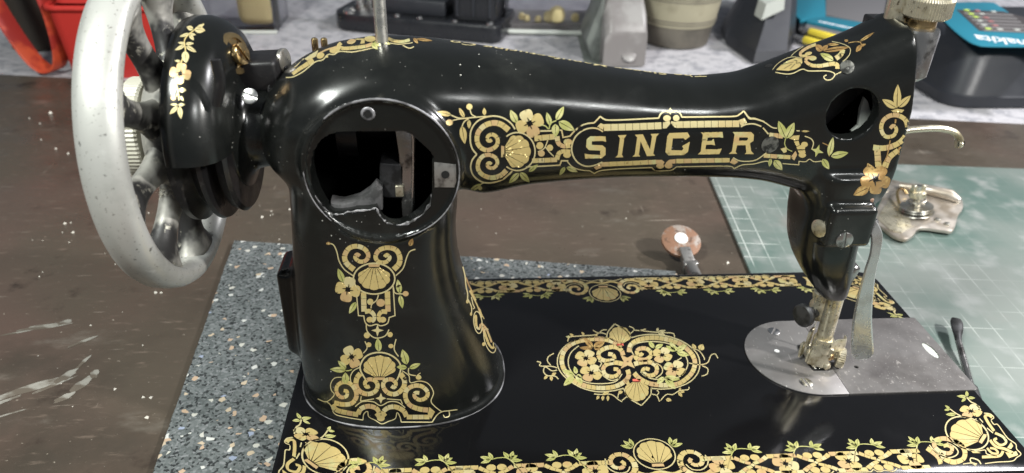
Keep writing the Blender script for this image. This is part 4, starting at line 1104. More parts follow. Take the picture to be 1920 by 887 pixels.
D.line([(375, 652), (440, 606), (540, 606), (610, 642), (690, 606), (770, 612), (836, 662)], 9); D.star(612, 575, 50, 'pale_gold', 4, math.pi / 2, .4); D.line([(430, 560), (425, 600), (545, 580)], 8, smooth=False); D.line([(670, 580), (795, 590), (810, 625)], 8, smooth=False)
D.build('pillar_decal', body, 'lower gold scroll and shell decal at the foot of the pillar')
# ---- pillar, side facing the needle
D = Sheet(traced(850, 490, 4.93), 10)
D.ring(225, 565, 38, 102, 9, rot=-0.12); D.bricks([(205, 520), (212, 600), (240, 625), (250, 580)], (26, 18), 40); D.dot(205, 520, 14, 26)
D.ring(335, 735, 46, 115, 8, rot=-0.3); D.bricks([(270, 610), (300, 700), (335, 780), (370, 800), (372, 740)], (26, 18), 48); D.bricks([(255, 570), (300, 620), (330, 690), (352, 750)], 18, 40)
D.line([(85, 50), (105, 130), (115, 230), (130, 300), (128, 370)], 12); D.line([(130, 345), (165, 420), (165, 480)], 10); D.dot(128, 372, 13, 18); D.dot(162, 488, 11, 16); D.line([(150, 270), (190, 340), (230, 420), (260, 520)], 22, 'gold'); D.line([(115, 150), (150, 240), (200, 330), (250, 430)], 14, 'worn_gold'); D.line([(165, 330), (180, 400), (195, 430), (178, 440)], 9); D.dot(278, 766, 14, 18)
D.bricks([(230, 430), (270, 500), (310, 580), (335, 640)], 16, 40)
D.build('pillar_decal', body, 'gold scroll decal on the needle side of the pillar')
# ---- top of the pillar end
D = Sheet(traced(530, 55, 6.4), 14)
D.line([(40, 580), (130, 572), (250, 508), (390, 396), (480, 370), (545, 306), (620, 304), (690, 268), (850, 274), (1090, 225)], 13)
D.bricks([(120, 540), (200, 480), (280, 430), (372, 372)], (40, 56), 76); D.dot(455, 318, 48, 36, rot=-.4); D.dot(625, 252, 62, 38, rot=-.2); D.dot(530, 330, 18, 14)
D.poly([(120, 480), (200, 400), (330, 310), (430, 250), (400, 330), (300, 380), (250, 350), (180, 440)], 'pale_gold'); D.poly([(420, 290), (520, 240), (650, 200), (640, 225), (520, 260), (440, 300)], 'copper_gold')
D.bricks([(705, 165), (668, 205), (735, 232), (850, 225), (1000, 205), (1085, 175)], 42, 92); D.poly([(770, 155), (820, 120), (880, 130), (860, 165), (800, 180)], 'copper_gold', smooth=True)
D.poly([(690, 100), (850, 75), (1000, 62), (960, 85), (860, 110), (720, 115)], 'copper_gold'); D.dot(930, 105, 72, 28, 'gold'); D.dot(1052, 118, 68, 36, 'gold'); D.poly([(932, 175), (945, 130), (985, 128), (985, 172)])
D.leaf((1070, 165), (1140, 245), 60); D.leaf((1100, 150), (1180, 205), 50); D.leaf((1205, 140), (1292, 186), 44)
D.bricks([(1265, 112), (1340, 142), (1440, 150), (1525, 128)], 36, 70); D.line([(1280, 166), (1400, 182), (1560, 164)], 10); D.line([(1440, 195), (1520, 230), (1575, 210)], 12, 'pale_gold'); D.leaf((1570, 108), (1625, 175), 40, 'worn_gold'); D.leaf((1600, 118), (1800, 140), 34, 'worn_gold')
D.build('crown_decal', body, 'gold scroll decal over the top of the pillar end')
# ---- top of the head
D = Sheet(traced(1430, 60, 8.064), 16)
D.poly([(205, 578), (280, 500), (400, 430), (500, 395), (590, 408), (602, 460), (570, 520), (500, 565), (390, 590)], smooth=False)
for a, b in (((270, 500), (470, 460)), ((325, 560), (440, 490)), ((415, 565), (490, 490))): D.line([a, b], 7, 'ink_black', lift=0.2)
D.line([(480, 430), (520, 440), (510, 480), (565, 470), (585, 500)], 8, 'ink_black', smooth=False, lift=0.2)
D.bricks([(1130, 560), (1125, 500), (1070, 482), (980, 495), (860, 515), (740, 505), (655, 450), (668, 402), (725, 385)], (66, 44), 100); D.dot(755, 398, 60, 36)
D.bricks([(810, 190), (690, 235), (580, 310), (585, 365), (680, 358)], (46, 40), 90); D.dot(692, 330, 55, 26, rot=-.25); D.bricks([(1105, 405), (1185, 340), (1212, 265)], 74, 62)
D.leaf((1072, 432), (868, 330), 100); D.leaf((900, 290), (800, 195), 100, 'worn_gold'); D.leaf((900, 280), (990, 200), 70, 'worn_gold'); D.leaf((920, 292), (1320, 232), 70, 'worn_gold'); D.leaf((980, 190), (1160, 195), 40, 'worn_gold')
D.line([(430, 370), (500, 300), (640, 205)], 8); D.line([(1050, 148), (1200, 180), (1312, 240), (1322, 320), (1270, 400), (1210, 448)], 10); D.line([(195, 612), (330, 636), (450, 630), (600, 565), (700, 592), (950, 590), (1060, 612), (1090, 650), (1040, 715), (960, 725), (922, 680), (965, 650)], 14); D.line([(1090, 652), (1212, 590)], 12); D.line([(150, 572), (220, 490), (330, 415), (450, 380), (600, 400)], 8)
D.line([(1300, 170), (1400, 150), (1480, 160), (1490, 205)], 12, 'worn_gold'); D.leaf((1490, 205), (1410, 305), 70, 'worn_gold'); D.leaf((1480, 215), (1560, 185), 36, 'worn_gold'); D.leaf((1470, 145), (1692, 8), 40, 'worn_gold'); D.dot(1265, 135, 28, 20, 'worn_gold')
D.build('head_decal', body, 'gold scroll and shell decal on the top of the head')
# ---- end of the head
D = Sheet(traced(1600, 140, 3.414), 9)
D.bricks([(125, 465), (190, 470), (255, 455), (310, 420), (345, 360), (335, 295), (290, 262), (235, 262), (190, 295), (178, 350), (205, 395), (255, 390), (275, 350), (255, 325), (235, 345)], (36, 22), 42)
for b, t, W in (((275, 212), (184, 158), 46), ((278, 212), (284, 62), 50), ((290, 208), (366, 134), 42)): D.leaf(b, t, W, 'gold')
D.poly([(240, 230), (280, 218), (325, 225), (310, 243), (255, 240)]); D.bricks([(152, 478), (160, 590)], 40, 36, smooth=False); D.bricks([(200, 592), (230, 530), (288, 482)], (40, 30), 40); D.dot(300, 490, 16, 30, 'worn_gold')
D.flower(140, 668, 100, 0.3, 5, 'worn_gold'); D.leaf((120, 630), (90, 565), 40, 'worn_gold'); D.leaf((100, 720), (0, 770), 60, 'worn_gold'); D.dot(178, 610, 34, 28, 'worn_gold')
D.line([(235, 420), (215, 520), (190, 570)], 8, 'worn_gold'); D.line([(270, 285), (268, 310)], 10, 'worn_gold')
D.build('head_decal', body, 'gold scroll and flower decal at the open end of the head')
# ---- belt guard sprig
gtree = BVHTree.FromPolygons([(v.co / U + WLOC[guard])[:] for v in guard.data.vertices], [tuple(q.vertices) for q in guard.data.polygons])
D = Sheet(traced(130, 0, 4.433, gtree), 10)
D.flower(922, 612, 92, 0.2, 4, 'copper_gold'); D.line([(1120, 200), (1040, 250), (960, 330), (965, 430), (930, 520), (905, 600)], 11, 'gold'); D.line([(875, 680), (905, 760), (890, 800)], 11, 'gold'); D.line([(905, 760), (912, 835)], 10, 'gold'); D.dot(865, 815, 22, 20, 'copper_gold')
for b, t, W in (((1000, 280), (915, 308), 26), ((1000, 290), (1035, 338), 30), ((1005, 285), (1052, 292), 22), ((962, 365), (902, 355), 22), ((965, 368), (1036, 362), 28), ((962, 378), (876, 420), 30), ((970, 385), (1056, 436), 34), ((962, 425), (970, 528), 62), ((925, 512), (876, 505), 20), ((912, 750), (972, 750), 40), ((922, 800), (950, 842), 24), ((905, 872), (838, 868), 20), ((905, 875), (962, 868), 26), ((900, 885), (835, 950), 36), ((915, 885), (930, 990), 42), ((1040, 245), (1130, 255), 56), ((1060, 235), (1120, 205), 30), ((1030, 245), (975, 225), 40)):
    D.leaf(b, t, W, 'pale_gold')
D.build('guard_decal', guard, 'gold flower sprig on the belt guard')
# ---- maker's name along the ridge of the arm, written to be read from the other side
def text_mesh(txt, size, extr=0.0, bold=0.0, shear=0.0, space=1.0):
    c = bpy.data.curves.new('lettering', 'FONT'); c.body = txt; c.size = size; c.offset = bold; c.shear = shear; c.space_character = space
    c.resolution_u = 3
    o = bpy.data.objects.new('lettering', c); COL.objects.link(o)
    bpy.context.view_layer.update()
    me = o.evaluated_get(bpy.context.evaluated_depsgraph_get()).to_mesh()
    V = np.array([v.co[:] for v in me.vertices]); F = [tuple(p.vertices) for p in me.polygons]
    o.to_mesh_clear(); bpy.data.objects.remove(o); bpy.data.curves.remove(c)
    return V, F
V, F = text_mesh('The Singer Manufacturing Co', 8.4, bold=0.10, shear=0.2, space=1.05)
V[:, 0] *= 118.0 / V[:, 0].max()
Q = []
for v in V:
    h = BODY.ray_cast(Vector((205 - v[0], 97.5 - v[1] * 1.1, 240)), Vector((0, 0, -1)))
    Q.append((h[0] + h[1] * 0.12)[:])
obj('ridge_lettering', Q, F, 'pale_gold', body, sharp=0, label='gold lettering along the ridge of the arm')

# ---- bed: borders, corners and medallion
def bed_place(mx=False, my=False):
    def place(P, lift):
        return [((368 - p[0]) if mx else p[0], (178 - p[1]) if my else p[1], lift) for p in P]
    return place
def bed_px(x0, y0, sc, mx=False, my=False, f=None):
    def place(P, lift):
        out = []
        for p in P:
            q = on_plane(x0 + p[0] / sc, y0 + p[1] / sc, 2, 0.0)
            x, y = q[0], q[1]
            if f: x, y = f(x, y)
            out.append(((368 - x) if mx else x, (178 - y) if my else y, lift))
        return out
    return place
def border_half(D, s):
    def m(P): return [(184 - 2 + s * a, t) for a, t in P]
    def c(a): return 182 + s * a
    # scroll beside the shell
    D.bricks(m([(25.5, 8.2), (21, 6.0), (15.5, 6.6), (11.6, 10.5), (11.4, 16), (14.8, 20.4), (19.6, 20.4), (22.4, 16.8), (21.0, 12.9), (17.6, 12.4), (15.8, 14.8), (17.2, 16.6)]), (3.4, 2.0), 3.6)
    D.line(m([(24.5, 18.4), (24.6, 13.5), (20.5, 9.4), (15.5, 9.8), (13.6, 13)]), 0.6)
    for k in range(4):
        a = 30.5 + 31.2 * k
        D.flower(c(a), 11.0, 6.4, 0.2 + k, 4)
        D.bricks(m([(a - 7.5, 16.0), (a + 7.0, 16.0)]), 2.6, 3.4, smooth=False); D.bricks(m([(a - 7.5, 5.6), (a + 7.0, 5.6)]), 2.3, 3.4, smooth=False)
        if k < 3:
            b = a + 15.0
            for q in (1, -1):
                D.bricks(m([(a + 7.4, 11 + q * 4.9), (a + 9.8, 11 + q * 3.2), (b - 2.6, 11 + q * 1.6), (b - .6, 11 + q * .9)]), (2.4, 1.8), 2.6)
                D.bricks(m([(b + 8.6, 11 + q * 4.9), (b + 6.2, 11 + q * 3.2), (b + 2.8, 11 + q * 1.6), (b + .8, 11 + q * .9)]), (2.4, 1.8), 2.6)
                D.dot(c(b - 2.3), 11 + q * 4.6, 2.3, 2.0); D.dot(c(b + 2.7), 11 + q * 4.6, 2.3, 2.0)
            D.dot(c(b + .1), 11, 0.9, .9, 'pale_gold')
            D.line(m([(a - 8.6, 4.0), (a + 8.0, 4.0), (a + 9.6, 5.4)]), 0.5, smooth=False); D.line(m([(a + 9.6, 5.4), (b - 3.5, 3.6), (b, 4.6), (b + 3.5, 3.6), (b + 6.4, 5.4)]), 0.5)
        # leafy sprays that lean over the border
        D.line(m([(a + 2, 9), (a + 4.6, 14), (a + 9, 20.6), (a + 13.5, 21.6), (a + 18.5, 20.4)]), 0.55, 'green_gold')
        for bq, tq, W in (((9, 20.4), (4.6, 22.6), 2.2), ((8.4, 20), (6.6, 25.6), 2.4), ((8.6, 20.2), (11.4, 25.2), 2.4), ((8.0, 19.6), (2.6, 19.4), 2.2), ((17.4, 20.8), (22.8, 22.6), 2.4), ((16.8, 21), (18.6, 25.2), 2.0), ((17.6, 20.4), (22.6, 18.6), 2.2)):
            D.leaf((c(a + bq[0]), bq[1]), (c(a + tq[0]), tq[1]), W)
for my, nm in ((False, 'near'), (True, 'far')):
    D = Sheet(bed_place(False, my), 2.0)
    for s in (1, -1): border_half(D, s)
    D.shell(182, 20.6, 8.9, 8.6, math.pi / 2 , 7); D.ring(182, 20.4, 10.0, 9.8, 0.6)
    D.line([(168, 4.2), (174, 6.4), (182, 5.0), (190, 6.4), (196, 4.2)], 0.6); D.line([(171, 9.5), (176, 7.6), (182, 9.2), (188, 7.6), (193, 9.5)], 1.6, 'gold'); D.star(182, 6.6, 2.2, 'pale_gold')
    for s in (1, -1):
        for bq, tq in (((9.6, 25), (13.5, 29.6)), ((9.8, 24.6), (15.6, 26.6)), ((9.4, 25.6), (10.2, 31))): D.leaf((182 + s * bq[0], bq[1]), (182 + s * tq[0], tq[1]), 2.3)
    D.build('border_decal', bed, 'gold flower and shell border along the %s edge of the bed' % ('needle plate' if False else ('front' if my else 'back')))
def corner(D):
    D.shell(612, 490, 190, 148, math.radians(206), 7); D.ring(600, 492, 225, 152, 14, rot=0.42)
    D.bricks([(330, 700), (390, 752), (470, 780), (560, 750), (580, 680), (540, 610), (450, 560), (350, 545), (278, 570), (282, 630), (345, 680), (430, 690), (452, 640), (405, 612), (365, 622)], (52, 36), 66)
    D.line([(225, 610), (300, 690), (400, 735), (480, 720), (512, 680), (480, 630), (400, 588)], 12)
    D.bricks([(200, 640), (270, 690), (320, 740), (340, 800)], 44, 60); D.flower(640, 272, 118, 0.5, 4, 'gold', .62)
    for b, t, W in (((592, 128), (500, 122), 30), ((600, 128), (598, 70), 34), ((610, 138), (682, 142), 28), ((590, 140), (545, 180), 28), ((490, 305), (388, 305), 36), ((430, 255), (372, 262), 24), ((430, 248), (380, 215), 22)): D.leaf(b, t, W, 'green_gold')
    D.line([(598, 135), (640, 180), (690, 205), (738, 262)], 11); D.line([(575, 335), (500, 300), (430, 250)], 10); D.line([(690, 345), (688, 375)], 9); D.line([(725, 345), (760, 385)], 9)
    D.line([(870, 470), (820, 400), (790, 350), (780, 320), (815, 312), (850, 335)], 26, 'gold'); D.line([(770, 292), (830, 300), (868, 335), (840, 358)], 9); D.line([(840, 365), (870, 405), (905, 405), (960, 480), (1010, 545), (1085, 600), (1095, 650), (1138, 700), (1095, 735), (1050, 770), (900, 780), (780, 795)], 9)
    D.line([(880, 490), (960, 530), (990, 585), (930, 610), (870, 560), (900, 545)], 24, 'gold'); D.line([(830, 560), (860, 600), (900, 630), (980, 650), (1060, 690)], 26, 'gold'); D.line([(800, 640), (850, 690), (910, 690), (880, 650), (830, 640)], 20, 'gold')
    D.line([(750, 730), (850, 725), (930, 715), (960, 670)], 28, 'gold'); D.line([(860, 490), (800, 440)], 10); D.line([(740, 800), (710, 760), (640, 740), (640, 780), (700, 800)], 12); D.line([(610, 660), (700, 670), (780, 660), (800, 700), (900, 720)], 9); D.poly([(620, 650), (660, 690), (740, 690)])
    D.poly([(1000, 640), (1040, 580), (1060, 620), (1040, 650)]); D.poly([(980, 680), (1040, 690), (1090, 670), (1110, 710), (1020, 740)])
    D.line([(560, 800), (640, 790), (690, 815)], 9)
for mx in (False, True):
    for my in (False, True):
        D = Sheet(bed_px(1700, 720, 5.314, mx, my), 11)
        corner(D); D.build('corner_decal', bed, 'gold shell corner of the bed border')
D = Sheet(bed_px(1000, 600, 4.928), 11)
# medallion
D.bricks([(850, 540), (880, 600)], 30, 40); 
D.bricks([(815, 250), (745, 205), (640, 178), (500, 180), (370, 215), (290, 280), (262, 370), (285, 460), (360, 550), (480, 610), (620, 630), (740, 620), (830, 580), (880, 520), (870, 460)], 42, 44)
D.bricks([(885, 300), (895, 240), (960, 190), (1080, 165), (1220, 178), (1360, 225), (1450, 300), (1492, 380), (1480, 460), (1430, 530), (1340, 590), (1220, 605), (1080, 590), (985, 545), (930, 490)], 42, 44)
D.line([(680, 170), (560, 160), (420, 180), (310, 230), (240, 310), (222, 400), (250, 480), (330, 560), (450, 630), (600, 665), (740, 655), (835, 632)], 10); D.line([(905, 165), (1000, 142), (1130, 135), (1290, 165), (1420, 225), (1510, 310), (1538, 400), (1520, 490), (1450, 570), (1340, 620), (1200, 640), (1085, 632)], 10)
D.line([(420, 240), (350, 300), (322, 380), (340, 460), (400, 530), (500, 580), (640, 590), (760, 570), (820, 500)], 9); D.line([(930, 330), (905, 270), (950, 220), (1080, 200), (1250, 220), (1370, 290), (1425, 380), (1410, 460), (1340, 530), (1200, 550), (1080, 540), (990, 480)], 9)
D.bricks([(830, 330), (810, 280), (750, 250), (660, 265), (605, 305), (615, 355), (680, 380), (745, 365), (735, 325), (690, 315)], (42, 36), 44); D.bricks([(940, 330), (960, 360), (1030, 370), (1080, 340), (1085, 300), (1040, 265), (975, 270), (955, 305), (990, 325), (1010, 305)], (42, 34), 44)
D.bricks([(830, 410), (760, 395), (680, 410), (645, 455), (670, 510), (740, 525), (790, 495), (780, 460), (740, 455)], (42, 34), 44); D.bricks([(930, 410), (1010, 390), (1090, 395), (1140, 440), (1125, 500), (1060, 515), (1010, 480), (1030, 450), (1075, 460)], (42, 34), 44)
D.line([(600, 380), (630, 400), (610, 450), (640, 510), (720, 560), (800, 540)], 9); D.line([(1110, 390), (1180, 430), (1190, 490), (1130, 540)], 9)
D.shell(800, 150, 105, 92, -math.pi / 2, 7, 'gold', None, 'coral_red'); D.line([(678, 168), (690, 110), (752, 38)], 10); D.line([(752, 38), (850, 95), (902, 165)], 10)
D.shell(955, 650, 118, 108, math.pi / 2, 7, 'gold', None, 'coral_red'); D.line([(835, 635), (880, 720), (998, 792)], 10); D.line([(998, 792), (1080, 700), (1088, 632)], 10)
for x, y, r in ((485, 355, 105), (535, 490, 108), (1190, 325, 98), (1305, 455, 108)): D.flower(x, y, r, 0.5, 4, 'gold', .78)
D.star(870, 385, 92, 'copper_gold', 4, 0.75, .38); D.dot(872, 385, 10, 8, 'ink_black')
for b, t, W in (((380, 510), (265, 465), 44), ((375, 520), (280, 608), 60), ((395, 515), (455, 590), 52), ((398, 500), (380, 430), 40), ((405, 505), (450, 540), 30), ((1210, 530), (1140, 590), 48), ((1215, 530), (1355, 550), 52), ((1220, 540), (1315, 640), 60), ((1320, 290), (1260, 200), 46), ((1320, 285), (1420, 235), 50), ((1325, 300), (1440, 330), 50), ((1310, 290), (1225, 240), 40), ((1115, 260), (1065, 195), 40), ((1125, 262), (1200, 225), 40)): D.leaf(b, t, W)
for b, t, W in (((550, 255), (465, 165), 50), ((545, 265), (425, 258), 34), ((555, 250), (660, 205), 60), ((560, 262), (620, 270), 30)): D.leaf(b, t, W, 'worn_gold')
for P in ([(680, 92), (640, 95), (600, 120), (550, 96)], [(680, 135), (620, 120), (560, 140), (420, 150), (335, 160), (318, 200)], [(900, 125), (930, 95), (920, 75), (885, 60)], [(930, 95), (980, 98), (1040, 85)], [(980, 98), (1100, 112), (1200, 118), (1290, 125), (1305, 160)], [(220, 445), (170, 430), (60, 425), (70, 395), (32, 385)], [(220, 465), (170, 470), (110, 435), (95, 480), (130, 515), (200, 520), (232, 548)], [(160, 420), (130, 380), (140, 340), (190, 310)], [(1440, 400), (1540, 415), (1610, 395), (1640, 330), (1680, 315), (1705, 355)], [(1560, 425), (1610, 450), (1605, 500), (1555, 520)], [(1460, 265), (1530, 285), (1575, 345), (1580, 370)], [(1330, 375), (1370, 350)], [(560, 685), (620, 690), (720, 690), (790, 740), (820, 758)], [(780, 720), (790, 680), (815, 665)], [(820, 745), (870, 705)], [(1085, 685), (1140, 700), (1165, 755)], [(1140, 700), (1160, 670), (1140, 650)], [(1175, 745), (1230, 690), (1290, 690), (1350, 655), (1430, 645), (1438, 620)]):
    D.line(P, 9)
for b, t, W in (((345, 160), (300, 155), 22), ((370, 150), (335, 128), 22), ((470, 140), (445, 112), 22), ((570, 135), (595, 148), 22), ((130, 515), (98, 550), 26), ((165, 520), (168, 565), 30), ((170, 510), (212, 490), 26), ((605, 700), (585, 738), 26), ((645, 700), (638, 748), 26), ((690, 700), (688, 752), 26), ((640, 690), (700, 668), 28), ((785, 672), (828, 664), 32), ((1225, 735), (1278, 745), 34), ((1340, 665), (1375, 712), 30), ((1360, 660), (1398, 668), 26), ((1350, 655), (1360, 625), 22), ((1500, 272), (1468, 222), 34), ((1540, 280), (1565, 225), 60), ((1150, 112), (1225, 98), 24), ((1150, 118), (1220, 140), 24), ((1145, 108), (1150, 72), 22)): D.leaf(b, t, W, 'pale_gold' if b[0] > 1100 and b[1] < 200 else 'gold')
D.build('medallion_decal', bed, 'gold oval medallion of scrolls and flowers in the middle of the bed')

# ================================================================== LOOSE THINGS ON THE MATS
CM = TABLE + 2.7                               # top of the cutting mat
# removed face plate with its thread tension, lying on the cutting mat
fp = empty('face_plate', (485, 320, CM), 'removed shiny nickel face plate with tension screw lying on the cutting mat', 'face plate')
def mm(u, v, z): p = on_plane(u, v, 2, z); return (p[0], p[1])
fz = CM + 6
ol = [mm(u, v, fz) for u, v in ((1655, 333), (1700, 341), (1745, 350), (1785, 360), (1803, 372), (1806, 388), (1797, 402), (1788, 430), (1768, 430), (1738, 426), (1722, 428), (1712, 440), (1697, 447), (1675, 440), (1655, 425), (1638, 412), (1645, 390), (1655, 365), (1652, 345))]
ol = cr(ol, 5, True)
pm = MB().prism(ol, ((0, 0, CM + 2.4), *XY), 3.2, 0.8).build('plate', 'pink_steel', fp, sharp=40)
MB().prism([mm(u, v, fz) for u, v in ((1668, 372), (1690, 385), (1706, 410), (1709, 425), (1690, 437), (1668, 430), (1645, 410), (1656, 390))], ((0, 0, CM + 5.7), *XY), 0.5, 0.2).build('stained_hollow', 'yellowed_nickel', pm)
MB().tube([(*mm(u, v, fz), fz + h) for u, v, h in ((1685, 352, 2), (1735, 362, 3.5), (1780, 374, 4), (1798, 380, 2))], [3, 4.5, 5, 2.5], 14).build('raised_fold', 'pink_steel', pm)
for u, v in ((1660, 356), (1758, 412), (1795, 378), (1776, 420)):
    MB().lathe([(0, 2.6), (1.2, 2.4), (1.6, 1.2)], (*mm(u, v, fz), CM + 5.6), (0, 0, 1), 18).build('rivet', 'nickel', pm)
c = mm(1720, 392, fz + 4)
st = MB().lathe([(0, 3), (2, 3), (26, 3)], (*c, CM + 5), (-0.15, 0.1, 1), 20).build('tension_stud', 'nickel', fp)
for i, (h, r) in enumerate(((1.5, 14), (4.2, 13), (6.2, 13))):
    MB().lathe([(0, 3), (0.4, r * .75), (1.0, r), (1.5, r * .98), (1.8, r * .7), (1.8, 3)], (c[0] - .15 * h, c[1] + .1 * h, CM + 5 + h), (-0.15, 0.1, 1), 44).build('tension_disc', 'nickel', st)
hel = [(c[0] - .15 * h + 6.4 * math.cos(t), c[1] + .1 * h + 6.4 * math.sin(t), CM + 5 + h) for t, h in zip(np.linspace(0, 9.5, 60), np.linspace(9, 17, 60))]
MB().tube(hel, 0.9, 8).build('tension_spring', 'nickel', st)
MB().lathe([(0, 6.5), (4, 6.5), (5, 5), (5.2, 3)], (c[0] - 2.4, c[1] + 1.6, CM + 21), (-0.15, 0.1, 1), 40, knurl=0.05).build('tension_nut', 'yellowed_nickel', st)
for s in (1, -1): MB().box((c[0] - 3.4 + s * 4, c[1] + 2.2, CM + 28), (3.2, 4, 7), 1.0, rz=.3).build('nut_lug', 'yellowed_nickel', st)
MB().tube(cr([(*mm(u, v, fz), fz + h) for u, v, h in ((1700, 365, 1), (1687, 362, 5), (1679, 372, 6), (1682, 383, 4), (1690, 392, 1))], 5), 1.3, 10).build('check_spring', 'brass', st)

# small rusty disc with a square shank, lying half under the bed
dk = empty('rusty_disc_crank', (257, 240, TABLE), 'rusty round metal disc with white centre on a square shank behind the bed', 'machine part')
dn = Vector((0.02, -0.38, 0.92)).normalized(); dc = Vector((257.5, 247, TABLE + 14))
MB().lathe([(-1.5, 14), (-1.2, 15), (1.2, 15), (1.6, 14.2), (1.6, 5)], dc, dn, 56).build('disc', 'rust', dk)
MB().lathe([(1.4, 5.2), (2.4, 5.0), (2.8, 3.4), (2.8, 1)], dc + Vector((0, 1.5, 0.6)), dn, 32).build('hub_washer', 'white_plastic', dk)
MB().box((258.4, 231.5, TABLE + 9), (8.6, 17, 7), 0.8, rz=0.06, rx=0.30).build('square_shank', 'dull_steel', dk)
MB().box((258.6, 222.5, TABLE + 6.6), (11.5, 5, 9), 0.9, rz=0.06).build('collar', 'dull_steel', dk)
MB().lathe([(0, 5.0), (52, 4.6)], (258.6, 221, TABLE + 7.3), (-0.02, -1, 0.02), 24).build('shaft', 'dull_steel', dk)

# flat-tipped rod (screwdriver) leaning out from under the bed
sd = empty('screwdriver', (398, 110, CM), 'slim dark steel screwdriver blade on the cutting mat by the slide plate', 'screwdriver')
A = np.array([*mm(1812, 695, CM + 3), CM + 3]); B = np.array([*mm(1797, 640, CM + 6), CM + 6]); T = np.array([*mm(1793, 597, CM + 9), CM + 9])
E0 = A + (A - B) * 0.5
MB().tube([E0, A, B], [2.2, 2.1, 1.9], 16).build('shaft', 'oily_steel', sd)
MB().tube(cr([B, B + (T - B) * .25, B + (T - B) * .55, B + (T - B) * .85, T], 3), [tuple(q) for q in cr([(1.9, 1.9), (2.4, 1.8), (3.6, 1.2), (3.7, .8), (2.6, .5)], 3)], 16).build('tip', 'dark_iron', sd)
E1 = E0 + (E0 - A) / np.linalg.norm(E0 - A) * 22
MB().tube([E0, E0 + (E1 - E0) * .08, E0 + (E1 - E0) * .5, E1], [2.6, 3.6, 3.9, 3.2], 18).build('handle', 'black_rubber', sd)

# ================================================================== THINGS ON THE WORKTOP BEHIND
# red strap loop hanging to the board
lp = cr([(-462, 0, 130), (-452, 0, 70), (-438, 0, 20), (-424, 0, -14), (-410, 0, -27.5), (-396, 0, -22), (-389, 0, 0), (-388, 0, 40), (-393, 0, 80), (-400, 0, 130)], 8)
wd = np.array([9.0, 20.0, 0]); R = []
for i, q in enumerate(lp):
    d = lp[min(i + 1, len(lp) - 1)] - lp[max(i - 1, 0)]; d /= np.linalg.norm(d); n = np.array([-d[2], 0, d[0]]) * 1.1
    q = q + (0, 702, 0)
    R.append([q + wd * .5 + n, q + wd * .46 + n * 1.0, q - wd * .46 + n, q - wd * .5 + n * .6, q - wd * .5 - n * .6, q - wd * .46 - n, q + wd * .46 - n, q + wd * .5 - n * .6])
tag(MB().rings(R).build('strap_loop', 'orange_red', sharp=50), 'orange red plastic strap loop at the far left', 'strap')
# red tub
tub = empty('red_tub', (-315, 745, WORK), 'red plastic tub with a rolled rim behind the handwheel', 'tub')
def rr3(x0, y0, x1, y1, r, z): return [(p[0], p[1], z) for p in rrect(x0, y0, x1, y1, (r,) * 4, 6)]
MB().rings([rr3(-378, 690, -250, 800, 10, WORK + .1), rr3(-379, 689, -249, 801, 12, WORK + 3), rr3(-386, 682, -243, 808, 16, 52), rr3(-381, 687, -248, 803, 14, 52), rr3(-374, 694, -254, 796, 10, WORK + 4)]).build('tub_wall', 'red_plastic', tub)
MB().tube([p for p in rr3(-387, 681, -242, 809, 17, 52)], 3.4, 10, closed=True).build('rim', 'red_plastic', tub)
MB().rings([rr3(-378, 690, -251, 800, 14, 56), rr3(-372, 696, -257, 794, 14, 96), rr3(-366, 702, -263, 788, 12, 100)]).build('lid_box', 'red_plastic', tub)
# dark jar behind the strap
jar = empty('dark_jar', (-478, 830, WORK), 'dark brown jar behind the orange red strap loop', 'jar')
MB().lathe([(0, 30), (2, 34), (80, 34), (92, 28), (96, 24)], (-478, 830, WORK), (0, 0, 1), 40).build('jar_body', 'dark_brown', jar)
MB().lathe([(0, 27), (2, 28), (18, 28), (20, 26)], (-478, 830, WORK + 96), (0, 0, 1), 40, knurl=.02).build('jar_lid', 'black_plastic', jar)
# clear box with a yellow sponge in it
cb = empty('clear_box', (-232, 940, WORK), 'clear plastic box behind the belt guard', 'box')
for nm, c, s in (('front_wall', (-232, 889, 22), (116, 2.4, 112)), ('back_wall', (-232, 991, 22), (116, 2.4, 112)), ('side_wall', (-289, 940, 22), (2.4, 99, 112)), ('side_wall', (-175, 940, 22), (2.4, 99, 112)), ('floor', (-232, 940, WORK + 1.3), (110, 98, 2.4))):
    MB().box(c, s, 0.6).build(nm, 'clear_plastic', cb)
MB().box((-232, 890, WORK + 3.0), (120, 6, 5), 1.0).build('foot_rim', 'pale_grey', cb)
sp = MB().box((-208, 935, 18), (52, 40, 92), 14)
tag(sp.build('sponge', 'sponge'), 'pale yellow sponge standing inside the clear plastic box', 'sponge')
# black tool stand with chrome posts
an = math.radians(-17.5)
bs = empty('tool_stand', (36, 920, WORK), 'glossy black tool stand with chrome posts and bolts behind the spool pin', 'tool stand')
def loc(a, b, z): return (-84 + a * math.cos(an) - b * math.sin(an), 906 + a * math.sin(an) + b * math.cos(an), z)
MB().prism([loc(*q, 0)[:2] for q in rrect(-16, 0, 246, 120, (16, 16, 34, 34))], ((0, 0, WORK), *XY), 26, 4).build('base', 'black_plastic', bs, sharp=30)
MB().prism([loc(*q, 0)[:2] for q in rrect(50, 26, 158, 118, (6,) * 4)], ((0, 0, WORK + 26), *XY), 22, 3).build('deck', 'charcoal_plastic', bs, sharp=30)
MB().prism([loc(*q, 0)[:2] for q in rrect(172, 14, 236, 118, (8,) * 4)], ((0, 0, WORK + 26), *XY), 60, 4).build('motor_housing', 'black_plastic', bs, sharp=30)
for a, b in ((16, 46), (32, 50)):
    MB().lathe([(0, 8), (6, 8), (7, 6.5), (120, 6.5)], loc(a, b, WORK + 26), (0, 0, 1), 28).build('chrome_post', 'bright_steel', bs)
